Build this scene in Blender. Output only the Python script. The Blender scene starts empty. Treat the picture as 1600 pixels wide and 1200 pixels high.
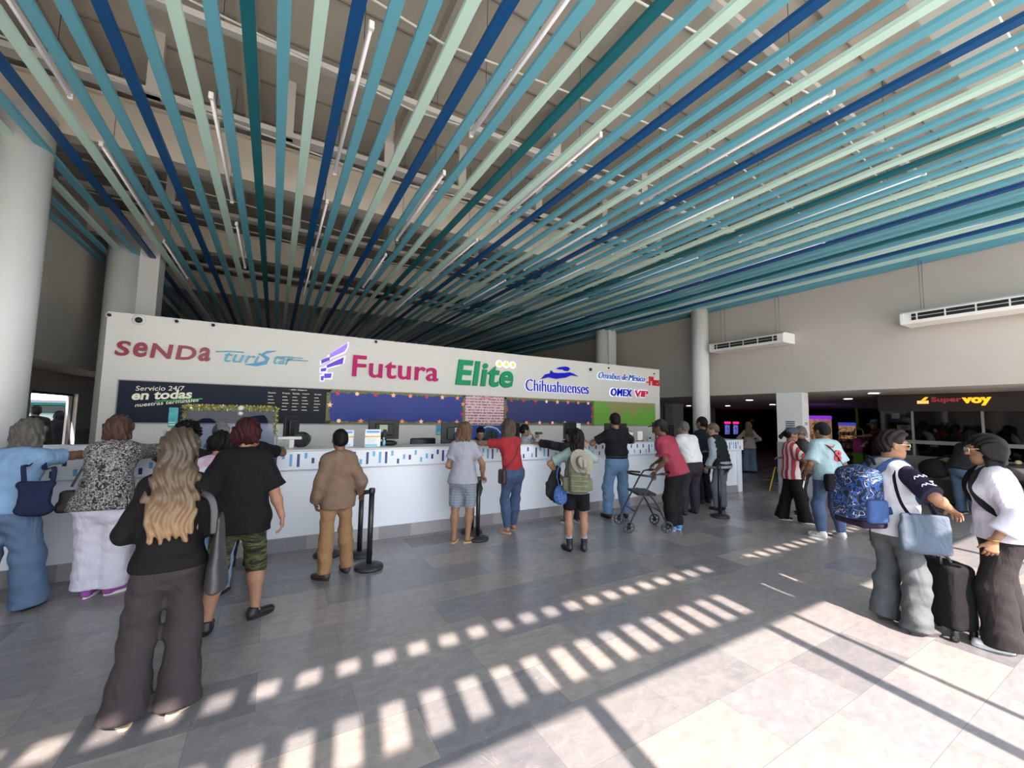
import bpy, math, random
import numpy as np
from mathutils import Vector, Matrix, Euler
random.seed(7)
SC = bpy.context.scene
COL = SC.collection
PI = math.pi
# ------------------------------------------------------------------ camera
FPX = 637.2
RC = np.array([[0.86398833, -0.05498108, -0.500501], [-0.50322725, -0.06087426, -0.86200734], [0.01692646, 0.99663002, -0.08026263]])
EYE = np.array([0, 0, 1.75])
cd = bpy.data.cameras.new('camera')
cam = bpy.data.objects.new('camera', cd)
COL.objects.link(cam)
cd.sensor_fit = 'HORIZONTAL'
cd.sensor_width = 36
cd.lens = FPX / 1600 * 36
cd.clip_start = 0.05
cd.clip_end = 300
m4 = Matrix([list(RC[i]) + [EYE[i]] for i in range(3)] + [[0, 0, 0, 1]])
cam.matrix_world = m4
SC.camera = cam
# ------------------------------------------------------------------ colour management, world and sun
SC.view_settings.view_transform = 'Standard'
SC.view_settings.look = 'None'
SC.view_settings.gamma = 1
SC.view_settings.exposure = 0.88
SC.view_settings.use_curve_mapping = False
w = bpy.data.worlds.new('sky')
SC.world = w
w.use_nodes = True
wb = w.node_tree.nodes['Background']
wb.inputs['Color'].default_value = (0.80, 0.89, 1.0, 1)
wb.inputs['Strength'].default_value = 4.6
sd = bpy.data.lights.new('sun', 'SUN')
sun = bpy.data.objects.new('sun', sd)
COL.objects.link(sun)
sd.energy = 11
sd.angle = math.radians(0.6)
sd.color = (1.0, 0.85, 0.72)
SUN_AZ, SUN_EL = math.radians(8.46), math.radians(38)
sdir = Vector((math.sin(SUN_AZ) * math.cos(SUN_EL), math.cos(SUN_AZ) * math.cos(SUN_EL), -math.sin(SUN_EL)))
sun.rotation_euler = sdir.to_track_quat('-Z', 'Y').to_euler()
sun.location = (0, -6, 6)

def ray(px, py):
    d = RC @ np.array([px - 800, -(py - 600), -FPX])
    return d
def on_z(px, py, z=0.0):
    d = ray(px, py); return EYE + d * ((z - EYE[2]) / d[2])
def on_x(px, py, x):
    d = ray(px, py); return EYE + d * (x / d[0])
def on_y(px, py, y):
    d = ray(px, py); return EYE + d * (y / d[1])

# ------------------------------------------------------------------ materials
def lin(c):
    if isinstance(c, str):
        c = tuple(int(c[i:i + 2], 16) / 255 for i in (0, 2, 4))
    return tuple((x / 12.92 if x <= 0.04045 else ((x + 0.055) / 1.055) ** 2.4) for x in c[:3]) + (1,)
MC = {}
def mat(name, col, rough=0.6, metal=0.0, emit=0.0, bump=0.0, bscale=60.0, spec=0.5, var=0.0, vscale=8.0, alpha=None, coat=0.0):
    if name in MC: return MC[name]
    m = bpy.data.materials.new(name); MC[name] = m
    m.use_nodes = True
    nt = m.node_tree; b = nt.nodes['Principled BSDF']
    c = lin(col)
    b.inputs['Base Color'].default_value = c
    b.inputs['Roughness'].default_value = rough
    b.inputs['Metallic'].default_value = metal
    b.inputs['Specular IOR Level'].default_value = spec
    if coat: b.inputs['Coat Weight'].default_value = coat
    if emit:
        b.inputs['Emission Color'].default_value = c
        b.inputs['Emission Strength'].default_value = emit
    if var or bump:
        tc = nt.nodes.new('ShaderNodeTexCoord')
    if var:
        n = nt.nodes.new('ShaderNodeTexNoise'); n.inputs['Scale'].default_value = vscale; n.inputs['Detail'].default_value = 4
        nt.links.new(tc.outputs['Object'], n.inputs['Vector'])
        r = nt.nodes.new('ShaderNodeValToRGB')
        r.color_ramp.elements[0].position = 0.3; r.color_ramp.elements[1].position = 0.7
        r.color_ramp.elements[0].color = tuple(x * (1 - var) for x in c[:3]) + (1,)
        r.color_ramp.elements[1].color = tuple(min(1, x * (1 + var)) for x in c[:3]) + (1,)
        nt.links.new(n.outputs['Fac'], r.inputs['Fac']); nt.links.new(r.outputs['Color'], b.inputs['Base Color'])
    if bump:
        n = nt.nodes.new('ShaderNodeTexNoise'); n.inputs['Scale'].default_value = bscale; n.inputs['Detail'].default_value = 3
        nt.links.new(tc.outputs['Object'], n.inputs['Vector'])
        bp = nt.nodes.new('ShaderNodeBump'); bp.inputs['Strength'].default_value = bump; bp.inputs['Distance'].default_value = 0.01
        nt.links.new(n.outputs['Fac'], bp.inputs['Height']); nt.links.new(bp.outputs['Normal'], b.inputs['Normal'])
    return m
def glassmat(name, tint='ffffff', alpha=0.12, rough=0.02):
    if name in MC: return MC[name]
    m = bpy.data.materials.new(name); MC[name] = m
    m.use_nodes = True; nt = m.node_tree; nt.nodes.clear()
    o = nt.nodes.new('ShaderNodeOutputMaterial'); mx = nt.nodes.new('ShaderNodeMixShader')
    t = nt.nodes.new('ShaderNodeBsdfTransparent'); g = nt.nodes.new('ShaderNodeBsdfGlossy'); f = nt.nodes.new('ShaderNodeFresnel')
    t.inputs['Color'].default_value = lin(tint); g.inputs['Roughness'].default_value = rough
    f.inputs['IOR'].default_value = 1.5
    ma = nt.nodes.new('ShaderNodeMath'); ma.operation = 'MAXIMUM'; ma.inputs[1].default_value = alpha
    nt.links.new(f.outputs[0], ma.inputs[0]); nt.links.new(ma.outputs[0], mx.inputs[0])
    nt.links.new(t.outputs[0], mx.inputs[1]); nt.links.new(g.outputs[0], mx.inputs[2]); nt.links.new(mx.outputs[0], o.inputs[0])
    return m
def nodes_of(m):
    return m.node_tree, m.node_tree.nodes, m.node_tree.links
def patmat(name, build, rough=0.8):
    """material whose base colour comes from build(nt, coord_socket) -> colour socket"""
    if name in MC: return MC[name]
    m = bpy.data.materials.new(name); MC[name] = m
    m.use_nodes = True; nt = m.node_tree; b = nt.nodes['Principled BSDF']
    b.inputs['Roughness'].default_value = rough
    tc = nt.nodes.new('ShaderNodeTexCoord')
    nt.links.new(build(nt, tc.outputs['Object']), b.inputs['Base Color'])
    if name.startswith(('cloth_', 'denim_')): folds(m)
    return m
def folds(m):
    nt = m.node_tree; b = nt.nodes['Principled BSDF']; tc = nt.nodes.new('ShaderNodeTexCoord')
    mp = nt.nodes.new('ShaderNodeMapping'); mp.inputs['Scale'].default_value = (1, 1, .55); nt.links.new(tc.outputs['Object'], mp.inputs['Vector'])
    n = nt.nodes.new('ShaderNodeTexNoise'); n.inputs['Scale'].default_value = 7; n.inputs['Detail'].default_value = 5; n.inputs['Distortion'].default_value = 1.2; n.inputs['Roughness'].default_value = .45
    nt.links.new(mp.outputs[0], n.inputs['Vector'])
    bp = nt.nodes.new('ShaderNodeBump'); bp.inputs['Strength'].default_value = .7; bp.inputs['Distance'].default_value = .035
    nt.links.new(n.outputs['Fac'], bp.inputs['Height']); nt.links.new(bp.outputs['Normal'], b.inputs['Normal'])
def ramp(nt, fac, stops, const=False):
    r = nt.nodes.new('ShaderNodeValToRGB')
    if const: r.color_ramp.interpolation = 'CONSTANT'
    e = r.color_ramp.elements
    while len(e) < len(stops): e.new(0.5)
    for i, (p, c) in enumerate(stops):
        e[i].position = p; e[i].color = lin(c)
    nt.links.new(fac, r.inputs['Fac'])
    return r.outputs['Color']
def noise(nt, co, scale, detail=3, dist=0.0, stretch=None):
    if stretch:
        mp = nt.nodes.new('ShaderNodeMapping'); mp.inputs['Scale'].default_value = stretch
        nt.links.new(co, mp.inputs['Vector']); co = mp.outputs['Vector']
    n = nt.nodes.new('ShaderNodeTexNoise'); n.inputs['Scale'].default_value = scale
    n.inputs['Detail'].default_value = detail; n.inputs['Distortion'].default_value = dist
    nt.links.new(co, n.inputs['Vector'])
    return n.outputs['Fac']
def sepaxis(nt, co, ax, mul=1.0, frac=False):
    s = nt.nodes.new('ShaderNodeSeparateXYZ'); nt.links.new(co, s.inputs[0])
    m_ = nt.nodes.new('ShaderNodeMath'); m_.operation = 'MULTIPLY'; m_.inputs[1].default_value = mul
    nt.links.new(s.outputs[ax], m_.inputs[0])
    if frac:
        f = nt.nodes.new('ShaderNodeMath'); f.operation = 'FRACT'; nt.links.new(m_.outputs[0], f.inputs[0]); return f.outputs[0]
    return m_.outputs[0]
def math2(nt, op, a, b):
    m_ = nt.nodes.new('ShaderNodeMath'); m_.operation = op
    for i, v in enumerate((a, b)):
        if isinstance(v, (int, float)): m_.inputs[i].default_value = v
        else: nt.links.new(v, m_.inputs[i])
    return m_.outputs[0]
def mixc(nt, fac, a, b):
    m_ = nt.nodes.new('ShaderNodeMix'); m_.data_type = 'RGBA'
    nt.links.new(fac, m_.inputs[0])
    for i, v in ((6, a), (7, b)):
        if isinstance(v, str): m_.inputs[i].default_value = lin(v)
        else: nt.links.new(v, m_.inputs[i])
    return m_.outputs[2]

# ------------------------------------------------------------------ mesh builder
def link(name, me, mats, parent=None, smooth=False, loc=None, rotz=None):
    o = bpy.data.objects.new(name, me)
    COL.objects.link(o)
    if not isinstance(mats, (list, tuple)): mats = [mats]
    for m_ in mats: me.materials.append(m_)
    if smooth and len(me.polygons): me.polygons.foreach_set('use_smooth', [True] * len(me.polygons))
    if parent: o.parent = parent
    if loc is not None: o.location = loc
    if rotz is not None: o.rotation_euler = (0, 0, rotz)
    return o
class MB:
    def __init__(s): s.v = []; s.f = []; s.m = []; s.s = []
    def add(s, vs, fs, mi=0, sm=False):
        n = len(s.v); s.v += [tuple(map(float, p)) for p in vs]
        for f in fs: s.f.append([n + i for i in f]); s.m.append(mi); s.s.append(sm)
        return s
    def box(s, x0, x1, y0, y1, z0, z1, mi=0, bev=0.0):
        if bev:
            b = min(bev, abs(x1 - x0) / 2.01, abs(y1 - y0) / 2.01, abs(z1 - z0) / 2.01)
            vs = []
            idx = {}
            for sx in (0, 1):
                for sy in (0, 1):
                    for sz in (0, 1):
                        X = (x0, x1)[sx]; Y = (y0, y1)[sy]; Z = (z0, z1)[sz]
                        ix = X + (b if sx == 0 else -b); iy = Y + (b if sy == 0 else -b); iz = Z + (b if sz == 0 else -b)
                        idx[(sx, sy, sz, 0)] = len(vs); vs.append((X, iy, iz))
                        idx[(sx, sy, sz, 1)] = len(vs); vs.append((ix, Y, iz))
                        idx[(sx, sy, sz, 2)] = len(vs); vs.append((ix, iy, Z))
            fs = []
            def q(l): fs.append([idx[k] for k in l])
            q([(0,0,0,0),(0,0,1,0),(0,1,1,0),(0,1,0,0)]); q([(1,0,0,0),(1,1,0,0),(1,1,1,0),(1,0,1,0)])
            q([(0,0,0,1),(1,0,0,1),(1,0,1,1),(0,0,1,1)]); q([(0,1,0,1),(0,1,1,1),(1,1,1,1),(1,1,0,1)])
            q([(0,0,0,2),(0,1,0,2),(1,1,0,2),(1,0,0,2)]); q([(0,0,1,2),(1,0,1,2),(1,1,1,2),(0,1,1,2)])
            for a in (0, 1):
                for c in (0, 1):
                    r = a == c
                    l1 = [(a,c,0,0),(a,c,0,1),(a,c,1,1),(a,c,1,0)]; q(l1 if r else l1[::-1])
                    l2 = [(a,0,c,0),(a,1,c,0),(a,1,c,2),(a,0,c,2)]; q(l2 if r else l2[::-1])
                    l3 = [(0,a,c,1),(0,a,c,2),(1,a,c,2),(1,a,c,1)]; q(l3 if r else l3[::-1])
                    for e in (0, 1):
                        t = [(a,c,e,0),(a,c,e,1),(a,c,e,2)]; q(t if (a + c + e) % 2 else t[::-1])
            return s.add(vs, fs, mi)
        vs = [(x0,y0,z0),(x1,y0,z0),(x1,y1,z0),(x0,y1,z0),(x0,y0,z1),(x1,y0,z1),(x1,y1,z1),(x0,y1,z1)]
        return s.add(vs, [(0,3,2,1),(4,5,6,7),(0,1,5,4),(1,2,6,5),(2,3,7,6),(3,0,4,7)], mi)
    def lathe(s, prof, c=(0, 0, 0), n=32, mi=0, sm=True):
        vs = []; fs = []
        for r, z in prof:
            for i in range(n):
                a = 2 * PI * i / n; vs.append((c[0] + r * math.cos(a), c[1] + r * math.sin(a), c[2] + z))
        for j in range(len(prof) - 1):
            for i in range(n):
                k = (i + 1) % n; fs.append((j*n+i, j*n+k, (j+1)*n+k, (j+1)*n+i))
        fs.append(tuple(range(n))[::-1]); fs.append(tuple((len(prof)-1)*n + i for i in range(n)))
        return s.add(vs, fs, mi, sm)
    def tube(s, pts, r, n=8, mi=0, flat=None, sm=True, up=None):
        """sweep along pts; r number or list; flat=(w,t) ribbon section with 'up' as width direction hint"""
        P = [np.array(p, float) for p in pts]; vs = []; fs = []
        prev = None
        for i, p in enumerate(P):
            d = P[min(i + 1, len(P) - 1)] - P[max(i - 1, 0)]; d = d / (np.linalg.norm(d) + 1e-9)
            ref = np.array(up, float) if up is not None else (prev if prev is not None else (np.array([0, 0, 1.]) if abs(d[2]) < .9 else np.array([1., 0, 0])))
            u = ref - d * (ref @ d); u /= (np.linalg.norm(u) + 1e-9); v = np.cross(d, u); prev = u
            ri = r[i] if isinstance(r, (list, tuple)) else r
            a_, b_ = (flat[0] / 2, flat[1] / 2) if flat else (ri, ri)
            for k in range(n):
                a = 2 * PI * k / n
                vs.append(p + u * a_ * math.cos(a) + v * b_ * math.sin(a))
        for j in range(len(P) - 1):
            for i in range(n):
                k = (i + 1) % n; fs.append((j*n+i, j*n+k, (j+1)*n+k, (j+1)*n+i))
        fs.append(tuple(range(n))[::-1]); fs.append(tuple((len(P)-1)*n + i for i in range(n)))
        return s.add(vs, fs, mi, sm)
    def prism(s, poly, d0, d1, plane='xz', mi=0):
        """polygon (a,b) extruded between depths d0,d1"""
        def P(a, b, d): return (a, d, b) if plane == 'xz' else ((d, a, b) if plane == 'yz' else (a, b, d))
        n = len(poly); vs = [P(a, b, d0) for a, b in poly] + [P(a, b, d1) for a, b in poly]
        fs = [tuple(range(n)), tuple(range(n, 2*n))[::-1]] + [(i, n+i, n+(i+1) % n, (i+1) % n) for i in range(n)]
        return s.add(vs, fs, mi)
    def sphere(s, c, r, n=12, mi=0, sc=(1, 1, 1)):
        vs = []; fs = []
        for j in range(1, n):
            t = PI * j / n
            for i in range(2 * n):
                a = PI * i / n; vs.append((c[0] + r*sc[0]*math.sin(t)*math.cos(a), c[1] + r*sc[1]*math.sin(t)*math.sin(a), c[2] + r*sc[2]*math.cos(t)))
        m_ = 2 * n
        for j in range(n - 2):
            for i in range(m_): fs.append((j*m_+i, (j+1)*m_+i, (j+1)*m_+(i+1) % m_, j*m_+(i+1) % m_))
        fs.append(tuple(range(m_))); fs.append(tuple((n-2)*m_ + i for i in range(m_))[::-1])
        return s.add(vs, fs, mi, True)
    def build(s, name, mats, parent=None, loc=None, rotz=None):
        me = bpy.data.meshes.new(name); me.from_pydata(s.v, [], s.f)
        o = link(name, me, mats, parent, False, loc, rotz)
        me.polygons.foreach_set('material_index', s.m); me.polygons.foreach_set('use_smooth', s.s)
        me.update()
        return o
def tag(o, label=None, cat=None, group=None, kind=None):
    if label: o['label'] = label
    if cat: o['category'] = cat
    if group: o['group'] = group
    if kind: o['kind'] = kind
    return o
def empty(name, loc, rotz=0, label=None, cat=None, group=None):
    o = bpy.data.objects.new(name, None); COL.objects.link(o)
    o.empty_display_size = 0.1
    o.location = loc; o.rotation_euler = (0, 0, rotz)
    return tag(o, label, cat, group)
def struct(o): o['kind'] = 'structure'; return o
def copy_tree(o, parent=None):
    c = o.copy(); COL.objects.link(c)
    if parent: c.parent = parent
    for ch in list(o.children): copy_tree(ch, c)
    return c

# ------------------------------------------------------------------ implicit surfaces for bodies, clothes and bags
def V(*a): return np.array(a, dtype=float)
def nrm(v): v = np.asarray(v, float); return v / (np.linalg.norm(v) + 1e-12)
def cone(a, b, ra, rb=None, side=(1, 0, 0), ca=None, cb=None, k=None, op='+'):
    rb = ra if rb is None else rb
    wa, da = ra if isinstance(ra, (tuple, list)) else (ra, ra)
    wb_, db = rb if isinstance(rb, (tuple, list)) else (rb, rb)
    return dict(t='c', a=np.array(a, float), b=np.array(b, float), wa=wa, da=da, wb=wb_, db=db, side=np.array(side, float), ca=ca, cb=cb, k=k, op=op)
def ell(c, r, rot=None, k=None, op='+'):
    return dict(t='e', c=np.array(c, float), r=np.array(r, float), rot=rot, k=k, op=op)
def rbox(c, half, r=0.02, rot=None, k=None, op='+'):
    return dict(t='b', c=np.array(c, float), h=np.array(half, float), r=r, rot=rot, k=k, op=op)
def pbounds(p):
    if p['t'] == 'c':
        m_ = max(p['wa'], p['da'], p['wb'], p['db'])
        return np.minimum(p['a'], p['b']) - m_, np.maximum(p['a'], p['b']) + m_
    if p['t'] == 'e': m_ = max(p['r']); return p['c'] - m_, p['c'] + m_
    m_ = np.linalg.norm(p['h']) if p['rot'] is not None else p['h']
    return p['c'] - m_, p['c'] + m_
def pdist(p, X, Y, Z):
    if p['t'] == 'c':
        ax = p['b'] - p['a']; L = np.linalg.norm(ax) + 1e-9; ax = ax / L
        sd_ = p['side'] - ax * (p['side'] @ ax)
        if np.linalg.norm(sd_) < 1e-3: sd_ = np.cross(ax, [0, 1, 0.1])
        sd_ = nrm(sd_); u2 = np.cross(ax, sd_)
        dx, dy, dz = X - p['a'][0], Y - p['a'][1], Z - p['a'][2]
        s_ = dx * ax[0] + dy * ax[1] + dz * ax[2]
        u = dx * sd_[0] + dy * sd_[1] + dz * sd_[2]; v = dx * u2[0] + dy * u2[1] + dz * u2[2]
        t = np.clip(s_ / L, 0, 1)
        W = p['wa'] + (p['wb'] - p['wa']) * t; D = p['da'] + (p['db'] - p['da']) * t
        ca = p['ca'] or min(p['wa'], p['da']); cb = p['cb'] or min(p['wb'], p['db'])
        e = np.where(s_ < 0, -s_ / ca, np.where(s_ > L, (s_ - L) / cb, 0))
        q = np.sqrt((u / W) ** 2 + (v / D) ** 2 + e ** 2)
        return (q - 1) * np.minimum(W, D)
    dx, dy, dz = X - p['c'][0], Y - p['c'][1], Z - p['c'][2]
    if p['rot'] is not None:
        R = p['rot']
        dx, dy, dz = (dx*R[0, 0] + dy*R[1, 0] + dz*R[2, 0], dx*R[0, 1] + dy*R[1, 1] + dz*R[2, 1], dx*R[0, 2] + dy*R[1, 2] + dz*R[2, 2])
    if p['t'] == 'e':
        r = p['r']; q = np.sqrt((dx/r[0])**2 + (dy/r[1])**2 + (dz/r[2])**2)
        return (q - 1) * min(r)
    h = p['h'] - p['r']
    qx, qy, qz = np.abs(dx) - h[0], np.abs(dy) - h[1], np.abs(dz) - h[2]
    return np.sqrt(np.maximum(qx, 0)**2 + np.maximum(qy, 0)**2 + np.maximum(qz, 0)**2) + np.minimum(np.maximum(qx, np.maximum(qy, qz)), 0) - p['r']
def nets(F, org, h):
    ins = F < 0
    nx, ny, nz = F.shape
    c = np.zeros((nx-1, ny-1, nz-1), np.int8)
    for i in (0, 1):
        for j in (0, 1):
            for k in (0, 1): c += ins[i:nx-1+i, j:ny-1+j, k:nz-1+k]
    act = (c > 0) & (c < 8)
    I, J, K = np.nonzero(act)
    if len(I) == 0: return np.zeros((0, 3)), np.zeros((0, 4), int)
    idx = -np.ones(act.shape, np.int64); idx[I, J, K] = np.arange(len(I))
    acc = np.zeros((len(I), 3)); cnt = np.zeros(len(I))
    cor = [(i, j, k) for i in (0, 1) for j in (0, 1) for k in (0, 1)]
    for a in cor:
        for ax in range(3):
            if a[ax]: continue
            b = list(a); b[ax] = 1
            f0 = F[I+a[0], J+a[1], K+a[2]]; f1 = F[I+b[0], J+b[1], K+b[2]]
            m_ = (f0 < 0) != (f1 < 0)
            t = np.where(m_, f0 / np.where(m_, f0 - f1, 1), 0)
            p = np.zeros((len(I), 3)); p[:] = a; p[:, ax] = t
            acc[m_] += p[m_]; cnt += m_
    vs = (acc / cnt[:, None] + np.stack([I, J, K], 1)) * h + org
    qs = []
    for ax in range(3):
        o1, o2 = [(1, 2), (2, 0), (0, 1)][ax]
        sl0 = [slice(None)] * 3; sl1 = [slice(None)] * 3
        sl0[ax] = slice(0, -1); sl1[ax] = slice(1, None)
        a = ins[tuple(sl0)]; b = ins[tuple(sl1)]
        E = np.stack(np.nonzero(a != b), 1)
        E = E[(E[:, o1] > 0) & (E[:, o2] > 0) & (E[:, o1] < F.shape[o1]-1) & (E[:, o2] < F.shape[o2]-1)]
        if len(E) == 0: continue
        e1 = np.zeros(3, int); e1[o1] = 1; e2 = np.zeros(3, int); e2[o2] = 1
        g = lambda Q: idx[Q[:, 0], Q[:, 1], Q[:, 2]]
        q = np.stack([g(E - e1 - e2), g(E - e2), g(E), g(E - e1)], 1)
        fl = b[E[:, 0], E[:, 1], E[:, 2]]
        q[fl] = q[fl][:, ::-1]
        qs.append(q)
    return vs, np.concatenate(qs)
def field(prims, h, disp=None, k=0.02):
    adds = [p for p in prims if p['op'] == '+']
    lo = np.min([pbounds(p)[0] for p in adds], 0) - 3 * h - 0.02
    hi = np.max([pbounds(p)[1] for p in adds], 0) + 3 * h + 0.02
    n = np.ceil((hi - lo) / h).astype(int) + 1
    ax = [(lo[i] + h * np.arange(n[i])).astype(np.float32) for i in range(3)]
    F = np.full(tuple(n), 0.3, np.float32)
    for p in prims:
        a, b = pbounds(p); mg = 0.05 + (p['k'] or k)
        i0 = np.clip(np.floor((a - mg - lo) / h).astype(int), 0, n - 1); i1 = np.clip(np.ceil((b + mg - lo) / h).astype(int) + 1, 1, n)
        if np.any(i1 <= i0): continue
        sl = tuple(slice(i0[i], i1[i]) for i in range(3))
        X = ax[0][sl[0]][:, None, None]; Y = ax[1][sl[1]][None, :, None]; Z = ax[2][sl[2]][None, None, :]
        d = pdist(p, X, Y, Z); f = F[sl]; kk = p['k'] or k
        if p['op'] == '+':
            hh = np.maximum(kk - np.abs(f - d), 0) / kk
            F[sl] = np.minimum(f, d) - hh * hh * kk * 0.25
        elif p['op'] == '-':
            d = -d; hh = np.maximum(kk - np.abs(f - d), 0) / kk
            F[sl] = np.maximum(f, d) + hh * hh * kk * 0.25
    if disp is not None:
        X = ax[0][:, None, None]; Y = ax[1][None, :, None]; Z = ax[2][None, None, :]
        F = F + disp(X, Y, Z).astype(np.float32)
    return F, lo
def qmesh(name, parts):
    """parts: list of (verts, quads, material_index) -> mesh"""
    me = bpy.data.meshes.new(name)
    vs = np.concatenate([p[0] for p in parts]); off = 0; qs = []; mi = []
    for v, q, m_ in parts:
        qs.append(q + off); off += len(v); mi.append(np.full(len(q), m_))
    q = np.concatenate(qs).astype(np.int32); mi = np.concatenate(mi).astype(np.int32)
    me.vertices.add(len(vs)); me.vertices.foreach_set('co', vs.astype(np.float32).ravel())
    me.loops.add(len(q) * 4); me.loops.foreach_set('vertex_index', q.ravel())
    me.polygons.add(len(q)); me.polygons.foreach_set('loop_start', np.arange(len(q), dtype=np.int32) * 4)
    me.polygons.foreach_set('material_index', mi)
    me.update(calc_edges=True)
    return me
def sdf(name, prims, h, mats, parent=None, disp=None, k=0.02, loc=None, rotz=None):
    F, lo = field(prims, h, disp, k)
    v, q = nets(F, lo, h)
    return link(name, qmesh(name, [(v, q, 0)]), mats, parent, True, loc, rotz)
def wrinkle(amp, f=14.0, ph=0.0, zs=1.0):
    def g(X, Y, Z):
        a = np.sin(f * X + 2.1 * np.sin(f * .6 * Z * zs + ph) + ph)
        b = np.sin(f * 1.3 * Z * zs + 1.8 * np.sin(f * .5 * X + 1.3 * ph) + 1.4 * np.sin(f * .7 * Y))
        c = np.sin(f * 1.1 * Y - f * .6 * Z * zs + ph * 2)
        e = np.sin(f * 2.3 * Z * zs + 2.5 * np.sin(f * .9 * X + ph) + 2.0 * np.sin(f * .8 * Y - ph))
        return amp * (0.4 * a + 0.6 * b * c + .35 * e * a)
    return g
# ------------------------------------------------------------------ people
def ik(root, tgt, l1, l2, pole):
    d = tgt - root; L = np.linalg.norm(d); mx = (l1 + l2) * 0.999
    if L > mx: tgt = root + d / L * mx; L = mx; d = tgt - root
    a = (l1*l1 - l2*l2 + L*L) / (2 * L)
    hgt = math.sqrt(max(l1*l1 - a*a, 0))
    ax = d / L; p = np.array(pole, float); p = nrm(p - ax * (p @ ax))
    return root + ax * a + p * hgt, tgt
def rotm(yaw=0, pitch=0, roll=0):
    """yaw left positive about z, pitch: nod down positive, roll about y"""
    cy, sy = math.cos(yaw), math.sin(yaw); cp, sp = math.cos(pitch), math.sin(pitch); cr, sr = math.cos(roll), math.sin(roll)
    Rz = np.array([[cy, -sy, 0], [sy, cy, 0], [0, 0, 1]]); Rx = np.array([[1, 0, 0], [0, cp, sp], [0, -sp, cp]]); Ry = np.array([[cr, 0, sr], [0, 1, 0], [-sr, 0, cr]])
    return Rz @ Rx @ Ry
def hand_prims(w, d, nrmv, side, curl, s, grip=0.0):
    """w wrist, d hand direction, nrmv palm normal (towards palm), side = thumb direction"""
    d = nrm(d); n = nrm(nrmv - d * (np.dot(nrmv, d))); t = nrm(np.cross(d, n)); t = t if t @ side > 0 else -t
    pr = [cone(w - d*.02*s, w + d * .082 * s, (.026*s, .018*s), (.040*s, .014*s), side=t, cb=.012*s)]
    Ls = [.074, .082, .077, .060]
    for i in range(4):
        off = (.030 - .020 * i) * s
        b = w + d * (.080 - .004 * abs(i - 1.2)) * s + t * off
        a1 = curl * (0.8 + .12 * i); dd = d; p = b; r = .0095 * s
        sp = t * (.10 - .07 * i)
        for j, fr in enumerate((.45, .32, .26)):
            ang = a1 * (j + 1) * .75
            dd = nrm(d * math.cos(ang) + n * math.sin(ang) + sp)
            q = p + dd * Ls[i] * fr * s
            pr.append(cone(p, q, r, r * .9, k=.004)); p = q; r *= .9
    b = w + d * .025 * s + t * .022 * s
    td = nrm(d * .75 + t * (.75 - .45 * grip) + n * (.25 + .6 * grip))
    q = b + td * .045 * s; pr.append(cone(b, q, .0145*s, .012*s, k=.01))
    td2 = nrm(td + d * .5 + n * .4 * curl); pr.append(cone(q, q + td2 * .034 * s, .0115*s, .009*s, k=.004))
    return pr
SKIN = {}
def skinmat(c):
    r_, g_, b_ = [int(c[i:i+2], 16) / 255 for i in (0, 2, 4)]; m_ = (r_ + g_ + b_) / 3
    return mat('skin_' + c, tuple((v * .84 + m_ * .16) * .84 for v in (r_, g_, b_)), rough=0.55, spec=0.35, var=0.08, vscale=30)
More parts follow.
